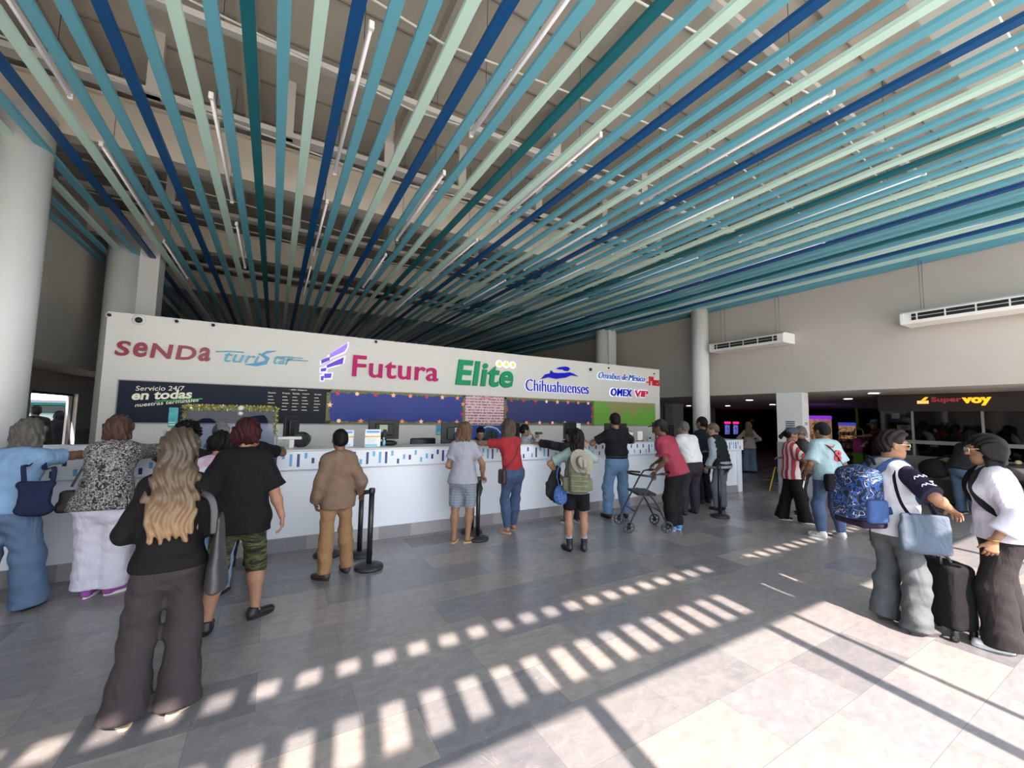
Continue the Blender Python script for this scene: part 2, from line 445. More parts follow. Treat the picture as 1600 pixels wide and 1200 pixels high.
def person(label, pos, face, H=1.62, g=1.0, fem=False, lean=0.0, slean=0.0, twist=0.0, head=(0, 0), L=None, R=None, Lp=None, Rp=None, Ld=None, Rd=None,
           feet=((-.11, 0, 10), (.11, 0, -10)), hipy=0.0, skin='b98363', top=None, bottom=None, hair=None, shoe=None, res=1.0, legs=True, curl=.5, glasses=None, cap=None, sock=None, seed=0, kneeL=None, kneeR=None, hipz=0.0, belly=0.0, cat='person', hands=True):
    s = H / 1.7
    g = 1 + (g - 1) * .7
    root = empty('person', (pos[0], pos[1], pos[2] if len(pos) > 2 else 0), math.radians(face), label, cat)
    sk = skinmat(skin); dark = mat('eye_dark', '1c1512', .3); lipm = mat('lips', '8f4c42', .5)
    ln = math.radians(lean); sl = math.radians(slean); tw = math.radians(twist)
    up1 = nrm(V(math.sin(sl) * .6, math.sin(ln * .7), math.cos(ln * .7))); up2 = nrm(V(math.sin(sl), math.sin(ln), math.cos(ln)))
    P0 = V(0, hipy, (.93 + hipz) * s)
    W1 = P0 + up1 * .17 * s; C1 = W1 + up2 * .19 * s; N0 = C1 + up2 * .16 * s
    rt = V(math.cos(tw), math.sin(tw), -math.sin(sl)); fw = nrm(np.cross(up2, rt)); fw = fw if fw[1] > 0 else -fw
    shw = (.146 if fem else .165) * s * (1 + (g - 1) * .4)
    HR = rotm(math.radians(head[0]), math.radians(head[1]))
    up3 = nrm(up2 + V(0, 0, 1.0))
    N1 = N0 + up3 * .075 * s
    HC = N1 + HR @ V(0, .022 * s, .098 * s)      # head centre
    s0 = s
    J = dict(root=root, s=s, P0=P0, W1=W1, C1=C1, N0=N0, HC=HC, HR=HR, up=up2, rt=rt, fw=fw, shw=shw)
    gw = g
    pw = (.160 if fem else .148) * s * gw; pd = .104 * s * gw + .010
    ww = (.120 if fem else .132) * s * gw ** 1.3; wd = .092 * s * gw ** 1.4 + .01 * belly
    cw = (.130 if fem else .146) * s * gw; cdp = .102 * s * gw
    def torso(o, zbot=None):
        a = [cone(P0 - up1 * .03 * s, W1, (pw + o, pd + o), (ww + o, wd + o), side=rt, k=.06),
             cone(W1, C1, (ww + o, wd + o), (cw + o, cdp + o), side=rt, k=.06),
             cone(C1, N0 - up2 * .035 * s, (cw + o, cdp + o), (shw * .72 + o, .070 * s + o), side=rt, k=.06),
             cone(C1 + up2*.095*s - rt * (shw - .035*s), C1 + up2*.095*s + rt * (shw - .035*s), .052 * s * (1+(g-1)*.5) + o, side=up2, k=.05),
             cone(N0 - up2 * .04 * s, N0 + up3 * .01, (.085 * s + o * .5, .062 * s + o * .5), (.050 * s + o * .5, .052 * s + o * .5), side=rt, k=.05)]
        if fem:
            for sx in (-1, 1): a.append(ell(C1 + rt * sx * .068 * s + fw * (cdp * .75) - up2*.01, (.056 * s + o * .6, .048 * s + o * .6, .056 * s + o * .6), k=.05))
        if belly: a.append(ell(W1 + fw * .05 * s, (ww*.92 + o, wd + belly + o, .13 * s + o), k=.06))
        return a
    # arms
    arms = {}
    for nm, sx, tgt, pole, hdv in (('L', -1, L, Lp, Ld), ('R', 1, R, Rp, Rd)):
        S = C1 + up2 * .085 * s + rt * sx * shw
        if tgt is None: tgt = V(sx * (.23 + .06 * (g - 1) * 3) , .04, .80)
        tgt = np.array(tgt, float)
        pole = pole if pole is not None else (sx * .25, -1.0, -.3)
        El, Wr = ik(S, tgt, .285 * s, .255 * s, pole)
        arms[nm] = (S, El, Wr, sx, hdv)
        J['S' + nm] = S; J['E' + nm] = El; J['W' + nm] = Wr
    ag = 1 + (g - 1) * .7
    def armp(o, frac, nm, flat=True, loose=0):
        S, El, Wr, sx, _ = arms[nm]
        out = []
        hin = S - rt * sx * .03 * s
        if frac <= 1:
            e = S + (El - S) * frac
            out.append(cone(hin, e, (.047 * s * ag + o), (.046 - .007 * frac) * s * ag + o + loose, cb=.012 if flat and frac < 1 else None, k=.05))
        else:
            out.append(cone(hin, El, .047 * s * ag + o, .040 * s * ag + o, k=.05))
            e = El + (Wr - El) * min(frac - 1, 1)
            out.append(cone(El, e, .040 * s * ag + o, .030 * s * ag + o + loose, cb=.010 if flat else None, k=.03))
        return out
    legd = {}
    for i, (nm, sx) in enumerate((('L', -1), ('R', 1))):
        fx, fy, fyaw = feet[i][:3]; fz = feet[i][3] if len(feet[i]) > 3 else 0.0
        A = V(fx, fy, .085 * s + fz); Hp = P0 + V(sx * .088 * s * (1 + (gw - 1) * .5), 0, -.05 * s)
        kp = (kneeL if sx < 0 else kneeR) or (sx * .15, 1, 0)
        Kn, A2 = ik(Hp, A, .404 * s, .404 * s, kp)
        legd[nm] = (Hp, Kn, A2, fyaw); J['H' + nm] = Hp; J['K' + nm] = Kn; J['A' + nm] = A2
    lg = 1 + (g - 1) * .8
    # ---- body (skin), one mesh
    r1 = .013 * res
    bp = torso(-.016)[:5]
    lo_f = []
    for nm in 'LR':
        S, El, Wr, sx, hdv = arms[nm]
        bp += [cone(S, El, .044 * s * ag, .037 * s * ag, k=.04), cone(El, El + (Wr - El) * .35, .037 * s * ag, .038 * s * ag, k=.03), cone(El + (Wr - El) * .35, Wr, .038 * s * ag, .026 * s, k=.03)]
        if legs:
            Hp, Kn, A2, fy = legd[nm]
            cf = nrm(A2 - Kn)
            back = V(0, -1, 0)
            bp += [cone(Hp, Kn, .078 * s * lg, .052 * s * lg, k=.05), cone(Kn, Kn + (A2 - Kn) * .35 + back * .012, .050 * s * lg, .054 * s * lg, k=.04),
                   cone(Kn + (A2 - Kn) * .35 + back * .012, A2, .053 * s * lg, .034 * s * (1+(g-1)*.4), k=.04)]
            yw = math.radians(fy); fd = V(-math.sin(yw), math.cos(yw), 0)
            bp += [cone(A2 - fd * .02 * s + V(0, 0, -.038 * s), A2 + fd * .14 * s + V(0, 0, -.054 * s), (.034 * s, .030 * s), (.040 * s, .016 * s), side=(fd[1], -fd[0], 0), k=.03)]
    bp += [cone(N0 - up2 * .05 * s, N1 + up3 * .02 * s, .056 * s * (1 + (g-1)*.5) * (.9 if fem else 1.0), .051 * s * (.9 if fem else 1.0), k=.03)]
    Fb, lb = field(bp, r1, None, .03); vb, qb = nets(Fb, lb, r1)
    # head
    hs_ = 1.06
    def hp(x, y, z): return HC + HR @ V(x * s * hs_, y * s * hs_, z * s * hs_)
    hr = .0062 * res
    jw = .050 if fem else .056
    fatf = 1 + (g - 1) * .5
    s1 = s; s = s * hs_
    hpz = [ell(hp(0, -.008, .022), (.076 * s, .093 * s, .088 * s), HR, k=.03),
           ell(hp(0, .018, -.035), (jw * s * fatf * 1.08, .070 * s, .078 * s), HR, k=.04),
           ell(hp(0, .055, -.088), (.028 * s * fatf, .026 * s, .022 * s), HR, k=.03),
           ell(hp(0, .030, -.082), (.048 * s * fatf, .045 * s, .030 * s), HR, k=.03),
           cone(hp(0, .084, .010), hp(0, .108, -.024), (.009 * s, .008 * s), (.015 * s, .011 * s), side=HR @ V(1, 0, 0), k=.012),
           ell(hp(0, .098, -.028), (.017 * s, .010 * s, .008 * s), HR, k=.008),
           ell(hp(0, .082, .026), (.056 * s, .014 * s, .010 * s), HR, k=.02),
           ell(hp(0, .080, -.052), (.024 * s, .014 * s, .007 * s), HR, k=.008),
           ell(hp(0, .078, -.064), (.020 * s, .014 * s, .008 * s), HR, k=.008),
           cone(N1 - up3 * .03 * s, hp(0, -.012, -.035), .050 * s * (.92 if fem else 1), .050 * s * (.92 if fem else 1), k=.03)]
    for sx in (-1, 1):
        hpz += [ell(hp(sx * .042, .040, -.030), (.024 * s, .028 * s, .022 * s), HR, k=.02),
                ell(hp(sx * .030, .092, .004), (.015 * s, .010 * s, .010 * s), HR, k=.012, op='-'),
                ell(hp(sx * .078, .000, -.010), (.009 * s, .020 * s, .032 * s), HR @ rotm(0, 0, -sx * .2), k=.008),
                ell(hp(sx * .086, .006, -.008), (.006 * s, .010 * s, .018 * s), HR, k=.006, op='-'),
                ell(hp(sx * .030, .078, .004), (.013 * s, .012 * s, .012 * s), HR, k=.004)]
    s = s1
    Fh, lh = field(hpz, hr, None, .02); vh, qh = nets(Fh, lh, hr)
    parts = [(vb, qb, 0), (vh, qh, 0)]
    eye = MB(); Rl = HR
    for sx in (-1, 1):
        c = hp(sx * .030, .0845, .004); eye.sphere((0, 0, 0), .0085 * s, 6)
        n0 = 6
    ev = []; 
    def blob(c, r, mi):
        m_ = MB(); m_.sphere((0, 0, 0), 1, 6)
        vv = np.array(m_.v) * np.array(r); vv = (HR @ vv.T).T + c
        return vv, m_.f, mi
    if hands:
        for nm in 'LR':
            S, El, Wr, sx, hdv = arms[nm]
            d = nrm(Wr - El)
            if hdv is not None: d = nrm(hdv[0])
            pn = hdv[1] if hdv is not None and len(hdv) > 1 else (-sx, .1, 0) if abs(d[2]) > .7 else (0, 0, -1)
            th = hdv[2] if hdv is not None and len(hdv) > 2 else ((0, 1, 0) if abs(d[2]) > .7 else (-sx, .3, 0))
            cl = hdv[3] if hdv is not None and len(hdv) > 3 else curl
            hs = hand_prims(Wr, d, np.array(pn, float), np.array(th, float), cl, s)
            rr = .0048 * min(res, 1.5)
            Fq, lq = field(hs, rr, None, .012); vq, qq = nets(Fq, lq, rr)
            parts.append((vq, qq, 0)); J['hand' + nm] = Wr + d * .08 * s
    body = link('body', qmesh('body', parts), [sk], root, True)
    em = MB()
    for sx in (-1, 1):
        vv, ff, _ = blob(hp(sx * .030, .0865, .004), np.array([.0088, .005, .0052]) * s, 0); em.add(vv, ff, 0, True)
        vv, ff, _ = blob(hp(sx * .030, .0900, .004), np.array([.0042, .0025, .0042]) * s, 1); em.add(vv, ff, 1, True)
        vv, ff, _ = blob(hp(sx * .032, .0880, .026), np.array([.016, .004, .0035]) * s, 2); em.add(vv, ff, 2, True)
    em.build('eyes', [mat('eye_white', 'd8d4cc', .3), dark, hair[1] if hair else dark], root)
    lm = MB(); vv, ff, _ = blob(hp(0, .0905, -.058), np.array([.021, .0055, .0075]) * s, 0); lm.add(vv, ff, 0, True); lm.build('lips', [lipm], root)
    # ---- top garment
    if top:
        o = top.get('o', .012); tr = .0105 * res
        tp = torso(o)
        tp[0] = cone(P0 - up1 * top.get('hem', .10) * s, W1, (pw + o, pd + o), (ww + o, wd + o), side=rt, ca=.012, k=.06)
        tp = tp[:4] + tp[5:] + [cone(N0 - up2 * .045 * s, N0 + up3 * .012*s, (.082 * s + o, .060 * s + o), (.056 * s + .006, .056 * s + .006), side=rt, cb=.008, k=.03)]
        fr = top.get('sleeve', .62)
        if fr > 0:
            for nm in 'LR': tp += armp(o + (.004 if fr > 1 else .008), fr, nm, True, top.get('loose', .012))
        hem = top.get('hem', .10)   # length below pelvis centre
        fl = top.get('flare', .024)
        if hem > .03: tp.append(ell(P0 - fw * .045 * s - V(0, 0, .035 * s), (pw * .98 + o + .008, .085 * s * gw + o + .012, .10 * s), k=.05)); tp.append(cone(P0 - up1 * (hem + .02) * s, P0 - up1 * (hem + .30) * s, .4, .4, ca=.01, k=.006, op='-'))
        if hem > .02: tp.append(cone(W1, P0 - up1 * hem * s, (ww + o + .004, wd + o + .004 + belly*.5), (max(pw, ww) + o + fl, pd + o + fl), side=rt, ca=.05, cb=.010, k=.05))
        if top.get('collar'):
            tp.append(cone(N0 + up3*.0*s, N0 + up3 * .035 * s, .062 * s, .060 * s, cb=.008, k=.012))
        am = top.get('wr', .004) * 1.5
        tm = [top['mat']]
        to = sdf(top.get('name', 'shirt'), tp, tr, tm, root, wrinkle(am, 16, seed), .03)
        if top.get('vest'):
            vp = torso(o + .02)[:5]; vp = vp[:3] + [cone(C1 + up2*.095*s - rt * (shw - .05*s), C1 + up2*.095*s + rt * (shw - .05*s), .058 * s + o, side=up2, k=.05)] + [cone(N0 - up2 * .045 * s, N0 + up3 * .02*s, (.082 * s + o, .060 * s + o), (.062 * s + .012, .062 * s + .012), side=rt, cb=.008, k=.03)]
            vp.append(cone(W1, P0 - up1 * (hem-.04) * s, (ww + o + .02, wd + o + .02), (pw + o + .028, pd + o + .026), side=rt, ca=.05, cb=.012, k=.05))
            sdf('vest', vp, tr, top['vest'], root, lambda X, Y, Z: .005 * np.sin(Z * 75) if top.get('quilt') else 0 * Z, .03)
    # ---- bottom garment
    if bottom and legs:
        bo = bottom.get('o', .012); kind = bottom.get('kind', 'straight'); br = .0115 * res
        q = [cone(P0 + up1 * .05 * s, P0 - V(0, 0, .06 * s), (pw * .96 + bo, pd + bo), (pw + bo, pd + bo), side=rt, ca=.015, k=.05)]
        q.append(ell(P0 - fw * .045 * s - V(0, 0, .04 * s), (pw * .96, .085 * s * gw, .10 * s), k=.05))
        for nm in 'LR':
            Hp, Kn, A2, fy = legd[nm]
            th = .082 * s * lg + bo; kn = .056 * s * lg + bo; an = .040 * s + bo
            cut = {'slim': .97, 'straight': 1.04, 'wide': 1.10, 'shorts': -.5, 'short': -.25, 'capri': .22, 'bermuda': -.06}[kind]
            cut = bottom.get('cut', cut)
            if kind in ('wide',): th += .008; kn += .026; an += .058
            if kind == 'straight': an += .014; kn += .006
            if kind == 'slim': an += -.004
            if kind == 'joggers': an += .01
            if cut < 0:
                e = Hp + (Kn - Hp) * (1 + cut); rr_ = th + (kn - th) * (1 + cut) + .014
                q.append(cone(Hp, e, th, rr_, cb=.010, k=.05))
            else:
                q.append(cone(Hp, Kn, th, kn, k=.05))
                e = Kn + (A2 - Kn) * cut
                q.append(cone(Kn, e, kn, kn + (an - kn) * min(cut, 1), cb=.010, k=.04))
                if cut > .9:
                    cfp = Kn + (A2 - Kn) * .35 - V(0, .012, 0); cr_ = .060 * s * lg + bo
                    q += [cone(Kn, cfp, min(kn, cr_), cr_, k=.04), cone(cfp, e, cr_, (kn + (an - kn)) , cb=.010, k=.04)]
        sdf(bottom.get('name', 'trousers'), q, br, bottom['mat'], root, wrinkle(bottom.get('wr', .004) * 1.6, 15, seed + 3, 1.4), .03)
    if bottom and bottom.get('belt'):
        bm = MB(); pts = [P0 + up1 * .075*s + rt * math.cos(a) * (pw * .98 + .022) + fw * math.sin(a) * (pd + .022) for a in np.linspace(0, 2*PI, 28)]
        bm.tube(pts, .01, 6, 0, flat=(.032, .006), up=(0, 0, 1)); bm.build('belt', [bottom['belt']], root)
    # ---- shoes
    if shoe and legs:
        for nm in 'LR':
            Hp, Kn, A2, fy = legd[nm]; yw = math.radians(fy); fd = V(-math.sin(yw), math.cos(yw), 0); sdv = V(fd[1], -fd[0], 0)
            kd = shoe.get('kind', 'sneaker'); G = V(A2[0], A2[1], A2[2] - .085 * s)
            if kd in ('sneaker', 'shoe', 'boot'):
                pr = [cone(G - fd * .035*s + V(0, 0, .045*s), G + fd * .15*s + V(0, 0, .032*s), (.040*s, .040*s), (.043*s, .026*s), side=sdv, k=.02),
                      cone(G - fd * .02*s + V(0, 0, .045*s), G - fd * .012*s + V(0, 0, (.17 if kd == 'boot' else .095)*s), .040*s, (.050 if kd == 'boot' else .042)*s, cb=.008, k=.02)]
                sh = sdf('shoe', pr, .0075 * res, shoe['mat'], root, None, .02)
                so = MB()
                n_ = 24; vs = []
                outl = []
                for i in range(n_):
                    a = 2 * PI * i / n_; lx = math.cos(a); ly = math.sin(a)
                    yy = .058 + .122 * lx; wx = (.043 + .006 * (lx)) * ly
                    outl.append(G + fd * yy * s + sdv * wx * s)
                zt = .026 * s
                vs = [tuple(p) for p in outl] + [tuple(p + V(0, 0, zt)) for p in outl]
                so.add(vs, [tuple(range(n_)), tuple(range(n_, 2 * n_))[::-1]] + [(i, n_ + i, n_ + (i + 1) % n_, (i + 1) % n_) for i in range(n_)], 0)
                so.build('sole', [shoe.get('sole', mat('sole_white', 'd8d6d2', .7))], sh)
                if shoe.get('stripes'):
                    st = MB()
                    for t_ in (.05, .075, .10):
                        for sg in (-1, 1):
                            st.tube([G + fd * (t_ + .02) * s + sdv * sg * .043 * s + V(0, 0, .03*s), G + fd * t_ * s + sdv * sg * .036 * s + V(0, 0, .062*s)], .005 * s, 6)
                    st.build('stripe', [shoe['stripes']], sh)
            else:   # sandal / flip flop
                so = MB(); outl = []; n_ = 24
                for i in range(n_):
                    a = 2 * PI * i / n_; lx = math.cos(a); ly = math.sin(a)
                    outl.append(G + fd * (.052 + .128 * lx) * s + sdv * (.049 + .007 * lx) * ly * s)
                vs = [tuple(p) for p in outl] + [tuple(p + V(0, 0, .018 * s)) for p in outl]
                so.add(vs, [tuple(range(n_)), tuple(range(n_, 2 * n_))[::-1]] + [(i, n_ + i, n_ + (i + 1) % n_, (i + 1) % n_) for i in range(n_)], 0)
                sh = so.build('sandal', [shoe['mat']], root)
                st = MB()
                for sg in (-1, 1):
                    st.tube([G + fd * .135 * s + V(0, 0, .02*s), G + fd * .10 * s + sdv * sg * .028 * s + V(0, 0, .052*s), G + fd * .05 * s + sdv * sg * .042 * s + V(0, 0, .015*s)], .006 * s, 6)
                if kd == 'sandal': st.tube([G - fd * .0*s + sdv * .046*s + V(0, 0, .02), G - fd * .045*s + V(0, 0, .07*s), G - sdv * .046*s + V(0, 0, .02)], .008 * s, 6)
                st.build('strap', [shoe['mat']], sh)
    if sock and legs:
        for nm in 'LR':
            Hp, Kn, A2, fy = legd[nm]
            ax_ = nrm(Kn - A2)
            sdf('sock', [cone(A2, A2 + ax_ * sock[1] * s, .041 * s, .047 * s * lg, ca=.01, cb=.008)], .008, sock[0], root, None, .01)
    # ---- hair
    if hair:
        st, hm = hair[0], hair[1]; ln_ = hair[2] if len(hair) > 2 else .2
        th = {'short': .009, 'buzz': .004, 'bob': .013, 'long': .012, 'curly': .045, 'bun': .008, 'pony': .008, 'top': .004}[st]
        s1 = s; s = s * hs_
        e = .0
        hq = [ell(hp(0, -.012, .026), ((.076 + th) * s, (.093 + th) * s, (.090 + th) * s), HR, k=.02)]
        if st not in ('curly',): hq.append(ell(hp(0, -.040, -.015), ((.070 + th) * s, (.062 + th) * s, (.062 + th*.5) * s), HR, k=.03))
        dsp = None
        if st in ('bob', 'long'):
            bl = ln_
            bk = hp(0, -.050, .0)
            base = N0 - fw * (.088 * s) - up2 * .01 * s
            if bl > .3:
                wb2 = .118 if bl > .5 else .10
                cdx = cdp + (top or {}).get('o', .012) + .024
                e1 = C1 - fw * cdx + up2 * .04 * s; e2 = C1 - fw * (cdx + .004) - up2 * (bl - .34) * s
                hq += [cone(bk, base, (.084 * s, .062 * s), (.098 * s, .046 * s), side=rt, k=.04), cone(base, e1, (.098 * s, .046 * s), (wb2 * s, .036 * s), side=rt, k=.04),
                       cone(e1, e2, (wb2 * s, .036 * s), (wb2 * .98 * s, .022 * s), side=rt, cb=.02, k=.04)]
                rq = random.Random(3)
                for q_ in range(11):
                    xo = (q_ - 5) / 5.0 * wb2 * .97 * s
                    e3 = e2 + rt * (xo + .006 * rq.random()) - up2 * (.01 + .055 * rq.random()) * s
                    hq.append(cone(e1 + rt * xo - fw * .01, e3, .020 * s, .010 * s, k=.014))
            else:
                dd_ = -V(0, 0, 1.0) * bl * s
                e2 = bk + dd_ - fw * (.012 + .10 * max(bl - .14, 0)) * s
                e2w = min(.092, .070 + .15 * bl)
                hq += [cone(bk, e2, (.082 * s, .058 * s), (e2w * s, .034 * s), side=rt, cb=.018, k=.04)]
                rq = random.Random(int(bl * 100))
                for q_ in range(7):
                    xo = (q_ - 3) / 3.0 * e2w * .9 * s
                    hq.append(cone(bk + rt * xo * .8 - V(0, .02, .05) * s, e2 + rt * xo - fw * .008 - V(0, 0, .012 + .022 * rq.random()) * s, .022 * s, .010 * s, k=.016))
            for sx in (-1, 1):
                hq.append(cone(hp(sx * .074, .015, .03), hp(sx * .080, .0, -min(bl, .16)), (.020 * s, .034 * s), (.016 * s, .028 * s), side=HR @ V(1, 0, 0), k=.03))
        if st == 'bun': hq.append(ell(hp(0, -.105, .01), (.038 * s, .034 * s, .036 * s), HR, k=.012))
        if st == 'pony':
            hq += [cone(hp(0, -.100, .02), hp(0, -.15, -.06), .028 * s, .034 * s, k=.015), cone(hp(0, -.15, -.06), hp(0, -.14, -.06 - ln_), .034 * s, .014 * s, k=.02)]
        # open the face
        hq.append(ell(hp(0, .095, -.045), (.066 * s, .085 * s, .098 * s), HR, k=.012, op='-'))
        if st in ('short', 'buzz', 'top', 'curly', 'bun', 'pony'):
            for sx in (-1, 1): hq.append(ell(hp(sx * .085, .008, -.035), (.030 * s, .034 * s, .050 * s), HR, k=.01, op='-'))
            hq.append(ell(hp(0, -.02, -.135), (.12 * s, .14 * s, .060 * s), HR, k=.012, op='-'))
        if st == 'top':
            for sx in (-1, 1): hq.append(ell(hp(sx * .092, .0, -.045), (.030 * s, .060 * s, .062 * s), HR, k=.01, op='-'))
            hq.append(ell(hp(0, .02, .098), (.060 * s, .080 * s, .032 * s), HR, k=.02))
        amp = {'short': .002, 'buzz': .0006, 'bob': .0055, 'long': .0065, 'curly': .016, 'bun': .002, 'pony': .002, 'top': .004}[st]
        if st == 'curly':
            dsp = lambda X, Y, Z: amp * (np.sin(90 * X + 3 * np.sin(40 * Z)) * np.sin(85 * Y + 2 * np.sin(50 * X)) + .6 * np.sin(100 * Z + 2 * np.sin(60 * Y)))
        else:
            dsp = lambda X, Y, Z: amp * (np.sin(150 * X + 3.0 * np.sin(24 * Z + 9 * X) + 40 * Y) * .8 + .5 * np.sin(70 * X + 2.2 * np.sin(31 * Z)))
        s = s1
        hg = sdf('hair', hq, .0062 * res if st != 'long' else .0072, hm, root, dsp, .02)
        if len(hair) > 3 and hair[3] == 'bald':
            pass
    if cap:
        s1 = s; s = s * hs_; cm = cap['mat']; cq = [ell(hp(0, -.008, .036), (.086 * s, .104 * s, .090 * s), HR, k=.01), ell(hp(0, -.004, -.075), (.16 * s, .17 * s, .105 * s), HR, k=.006, op='-')]
        if not cap.get('back'):
            b0 = hp(0, .075, .034); b1 = hp(0, .155, .020)
            cq.append(cone(b0, b1, (.070 * s, .010 * s), (.055 * s, .006 * s), side=HR @ V(1, 0, 0), cb=.03, k=.006))
        cp = sdf('cap', cq, .0062 * res, cm, root, None, .01)
        s = s1; bt = MB(); bt.sphere(tuple(hp(0, -.008, .127)), .008 * s, 6); bt.build('cap_button', [cm], cp)
    if glasses:
        gm = MB(); fr = []
        for sx in (-1, 1):
            c = [hp(sx * .034 + .024 * math.cos(a), .104, .004 + .018 * math.sin(a)) for a in np.linspace(0, 2 * PI, 14)]
            gm.tube(c, .0026 * s, 5)
            gm.tube([hp(sx * .058, .102, .010), hp(sx * .084, .05, .010), hp(sx * .086, -.005, .004)], .0028 * s, 5)
        gm.tube([hp(-.011, .106, .008), hp(.011, .106, .008)], .0026 * s, 5)
        go = gm.build('glasses', [glasses[0]], root)
        lm_ = MB()
        for sx in (-1, 1):
            c = [hp(sx * .034 + .023 * math.cos(a), .1035, .004 + .017 * math.sin(a)) for a in np.linspace(0, 2 * PI, 14)[:-1]]
            c2 = [hp(sx * .034 + .023 * math.cos(a), .1055, .004 + .017 * math.sin(a)) for a in np.linspace(0, 2 * PI, 14)[:-1]]
            n_ = len(c)
            lm_.add(c + c2, [tuple(range(n_)), tuple(range(n_, 2*n_))[::-1]] + [(i, (i+1) % n_, n_+(i+1) % n_, n_+i) for i in range(n_)], 0)
        lm_.build('lens', [glasses[1]], go)
    yaw = math.radians(face)
    Rz = np.array([[math.cos(yaw), -math.sin(yaw), 0], [math.sin(yaw), math.cos(yaw), 0], [0, 0, 1]])
    base = V(pos[0], pos[1], pos[2] if len(pos) > 2 else 0)
    J['w'] = lambda p: Rz @ np.array(p, float) + base
    J['d'] = lambda p: Rz @ np.array(p, float)
    J['base'] = base; J['yaw'] = yaw; J['pw'] = pw; J['pd'] = pd; J['cd'] = cdp; J['ww'] = ww
    J['hp'] = hp
    return J
# ================================================================== SETTING
HS = 4.85          # underside of the slat ceiling
m_wall = mat('wall_paint', 'bfb8b1', .85, var=.03, vscale=1.2, bump=.05, bscale=120)
m_white = mat('white_paint', 'd9d9d8', .6, var=.02, vscale=2)
m_dado = mat('grey_dado', '8d8d93', .6, var=.08, vscale=3)
m_roof = mat('roof_sheet', 'c9c0b2', .8, var=.06, vscale=1.5)
m_steel = mat('white_steel', 'd6d0c8', .6)
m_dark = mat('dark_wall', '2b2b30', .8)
m_black = mat('black_plastic', '17181b', .45)
m_grey = mat('grey_metal', '8b8c90', .4, metal=.6)
def floor_mat():
    m = bpy.data.materials.new('marble_floor'); m.use_nodes = True
    nt = m.node_tree; b = nt.nodes['Principled BSDF']; tc = nt.nodes.new('ShaderNodeTexCoord'); co = tc.outputs['Object']
    br = nt.nodes.new('ShaderNodeTexBrick'); nt.links.new(co, br.inputs['Vector'])
    br.inputs['Scale'].default_value = 1.0; br.inputs['Brick Width'].default_value = 0.84; br.inputs['Row Height'].default_value = 0.42
    br.inputs['Mortar Size'].default_value = 0.0016; br.inputs['Mortar Smooth'].default_value = 0.1; br.inputs['Bias'].default_value = 0.0
    br.offset = 0.37; br.offset_frequency = 2
    br.inputs['Color1'].default_value = (0, 0, 0, 1); br.inputs['Color2'].default_value = (1, 1, 1, 1); br.inputs['Mortar'].default_value = (.3, .3, .3, 1)
    tint = ramp(nt, br.outputs['Color'], [(0, '565761'), (.25, '7b7b85'), (.5, '948c8a'), (.75, '6c6e78'), (1, '9a9491')])
    n1 = noise(nt, co, 1.6, 6, 1.6, (1.0, 2.2, 1)); n2 = noise(nt, co, 9, 5, .8, (1, 1.8, 1))
    c2 = mixc(nt, math2(nt, 'MULTIPLY', n1, .55), tint, '9a9491')
    c3 = mixc(nt, math2(nt, 'MULTIPLY', math2(nt, 'SUBTRACT', n2, .35), .8), c2, '4c4c53')
    # pale hair-line veins
    vn = noise(nt, co, 2.3, 8, 2.4, (1.6, 1, 1)); vv = math2(nt, 'ABSOLUTE', math2(nt, 'SUBTRACT', vn, .5), 0)
    vf = math2(nt, 'MULTIPLY', math2(nt, 'LESS_THAN', vv, .0016), .35)
    c4 = mixc(nt, vf, c3, 'b9b4ae')
    c5 = mixc(nt, math2(nt, 'MULTIPLY', br.outputs['Fac'], .6), c4, '55555a')
    nt.links.new(c5, b.inputs['Base Color'])
    rr = math2(nt, 'ADD', math2(nt, 'MULTIPLY', n2, .18), .14)
    nt.links.new(rr, b.inputs['Roughness'])
    b.inputs['Specular IOR Level'].default_value = .5
    return m
m_floor = floor_mat()
struct(MB().box(-9, 30, -1.9, 26, -.15, 0).build('floor', [m_floor]))
struct(MB().box(-60, 60, -60, -1.9, -.16, -.02).build('ground_forecourt', [mat('concrete', 'c9c4ba', .9, var=.08, vscale=.8)]))
struct(MB().box(-60, -9, -1.9, 60, -.16, -.02).build('ground_street', [mat('asphalt', '6f6f70', .9, var=.08, vscale=.8)]))
XW = 10.8
# right wall, upper part, and its pier
b = MB(); b.box(XW, XW + .3, -1.7, 20, 2.45, 6.6); struct(b.build('wall_right', [m_wall]))
b = MB(); b.box(XW, XW + .30, 4.90, 5.47, 1.25, 2.45, 0); b.box(XW - .012, XW + .312, 4.888, 5.482, 0, 1.25, 1); b.box(XW - .02, XW + .32, 4.88, 5.49, 0, .10, 1)
pier = struct(b.build('wall_pier', [m_white, m_dado]))
b = MB(); b.box(XW, XW + .3, -1.7, -.9, 0, 2.45); struct(b.build('wall_right_end', [m_wall]))
b = MB(); b.box(XW + .3, 30, -1.9, 26, 2.45, 2.62); struct(b.build('ceiling_hall', [mat('hall_ceiling', 'b9b4ae', .8)]))
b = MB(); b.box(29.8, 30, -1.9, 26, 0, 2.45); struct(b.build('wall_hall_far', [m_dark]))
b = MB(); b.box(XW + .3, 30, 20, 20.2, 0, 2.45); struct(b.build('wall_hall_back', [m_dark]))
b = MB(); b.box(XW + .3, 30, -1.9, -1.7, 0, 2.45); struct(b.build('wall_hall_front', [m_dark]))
b = MB(); b.box(-4.4, XW + .3, 20, 20.2, 0, 6.6); struct(b.build('wall_back', [m_wall]))
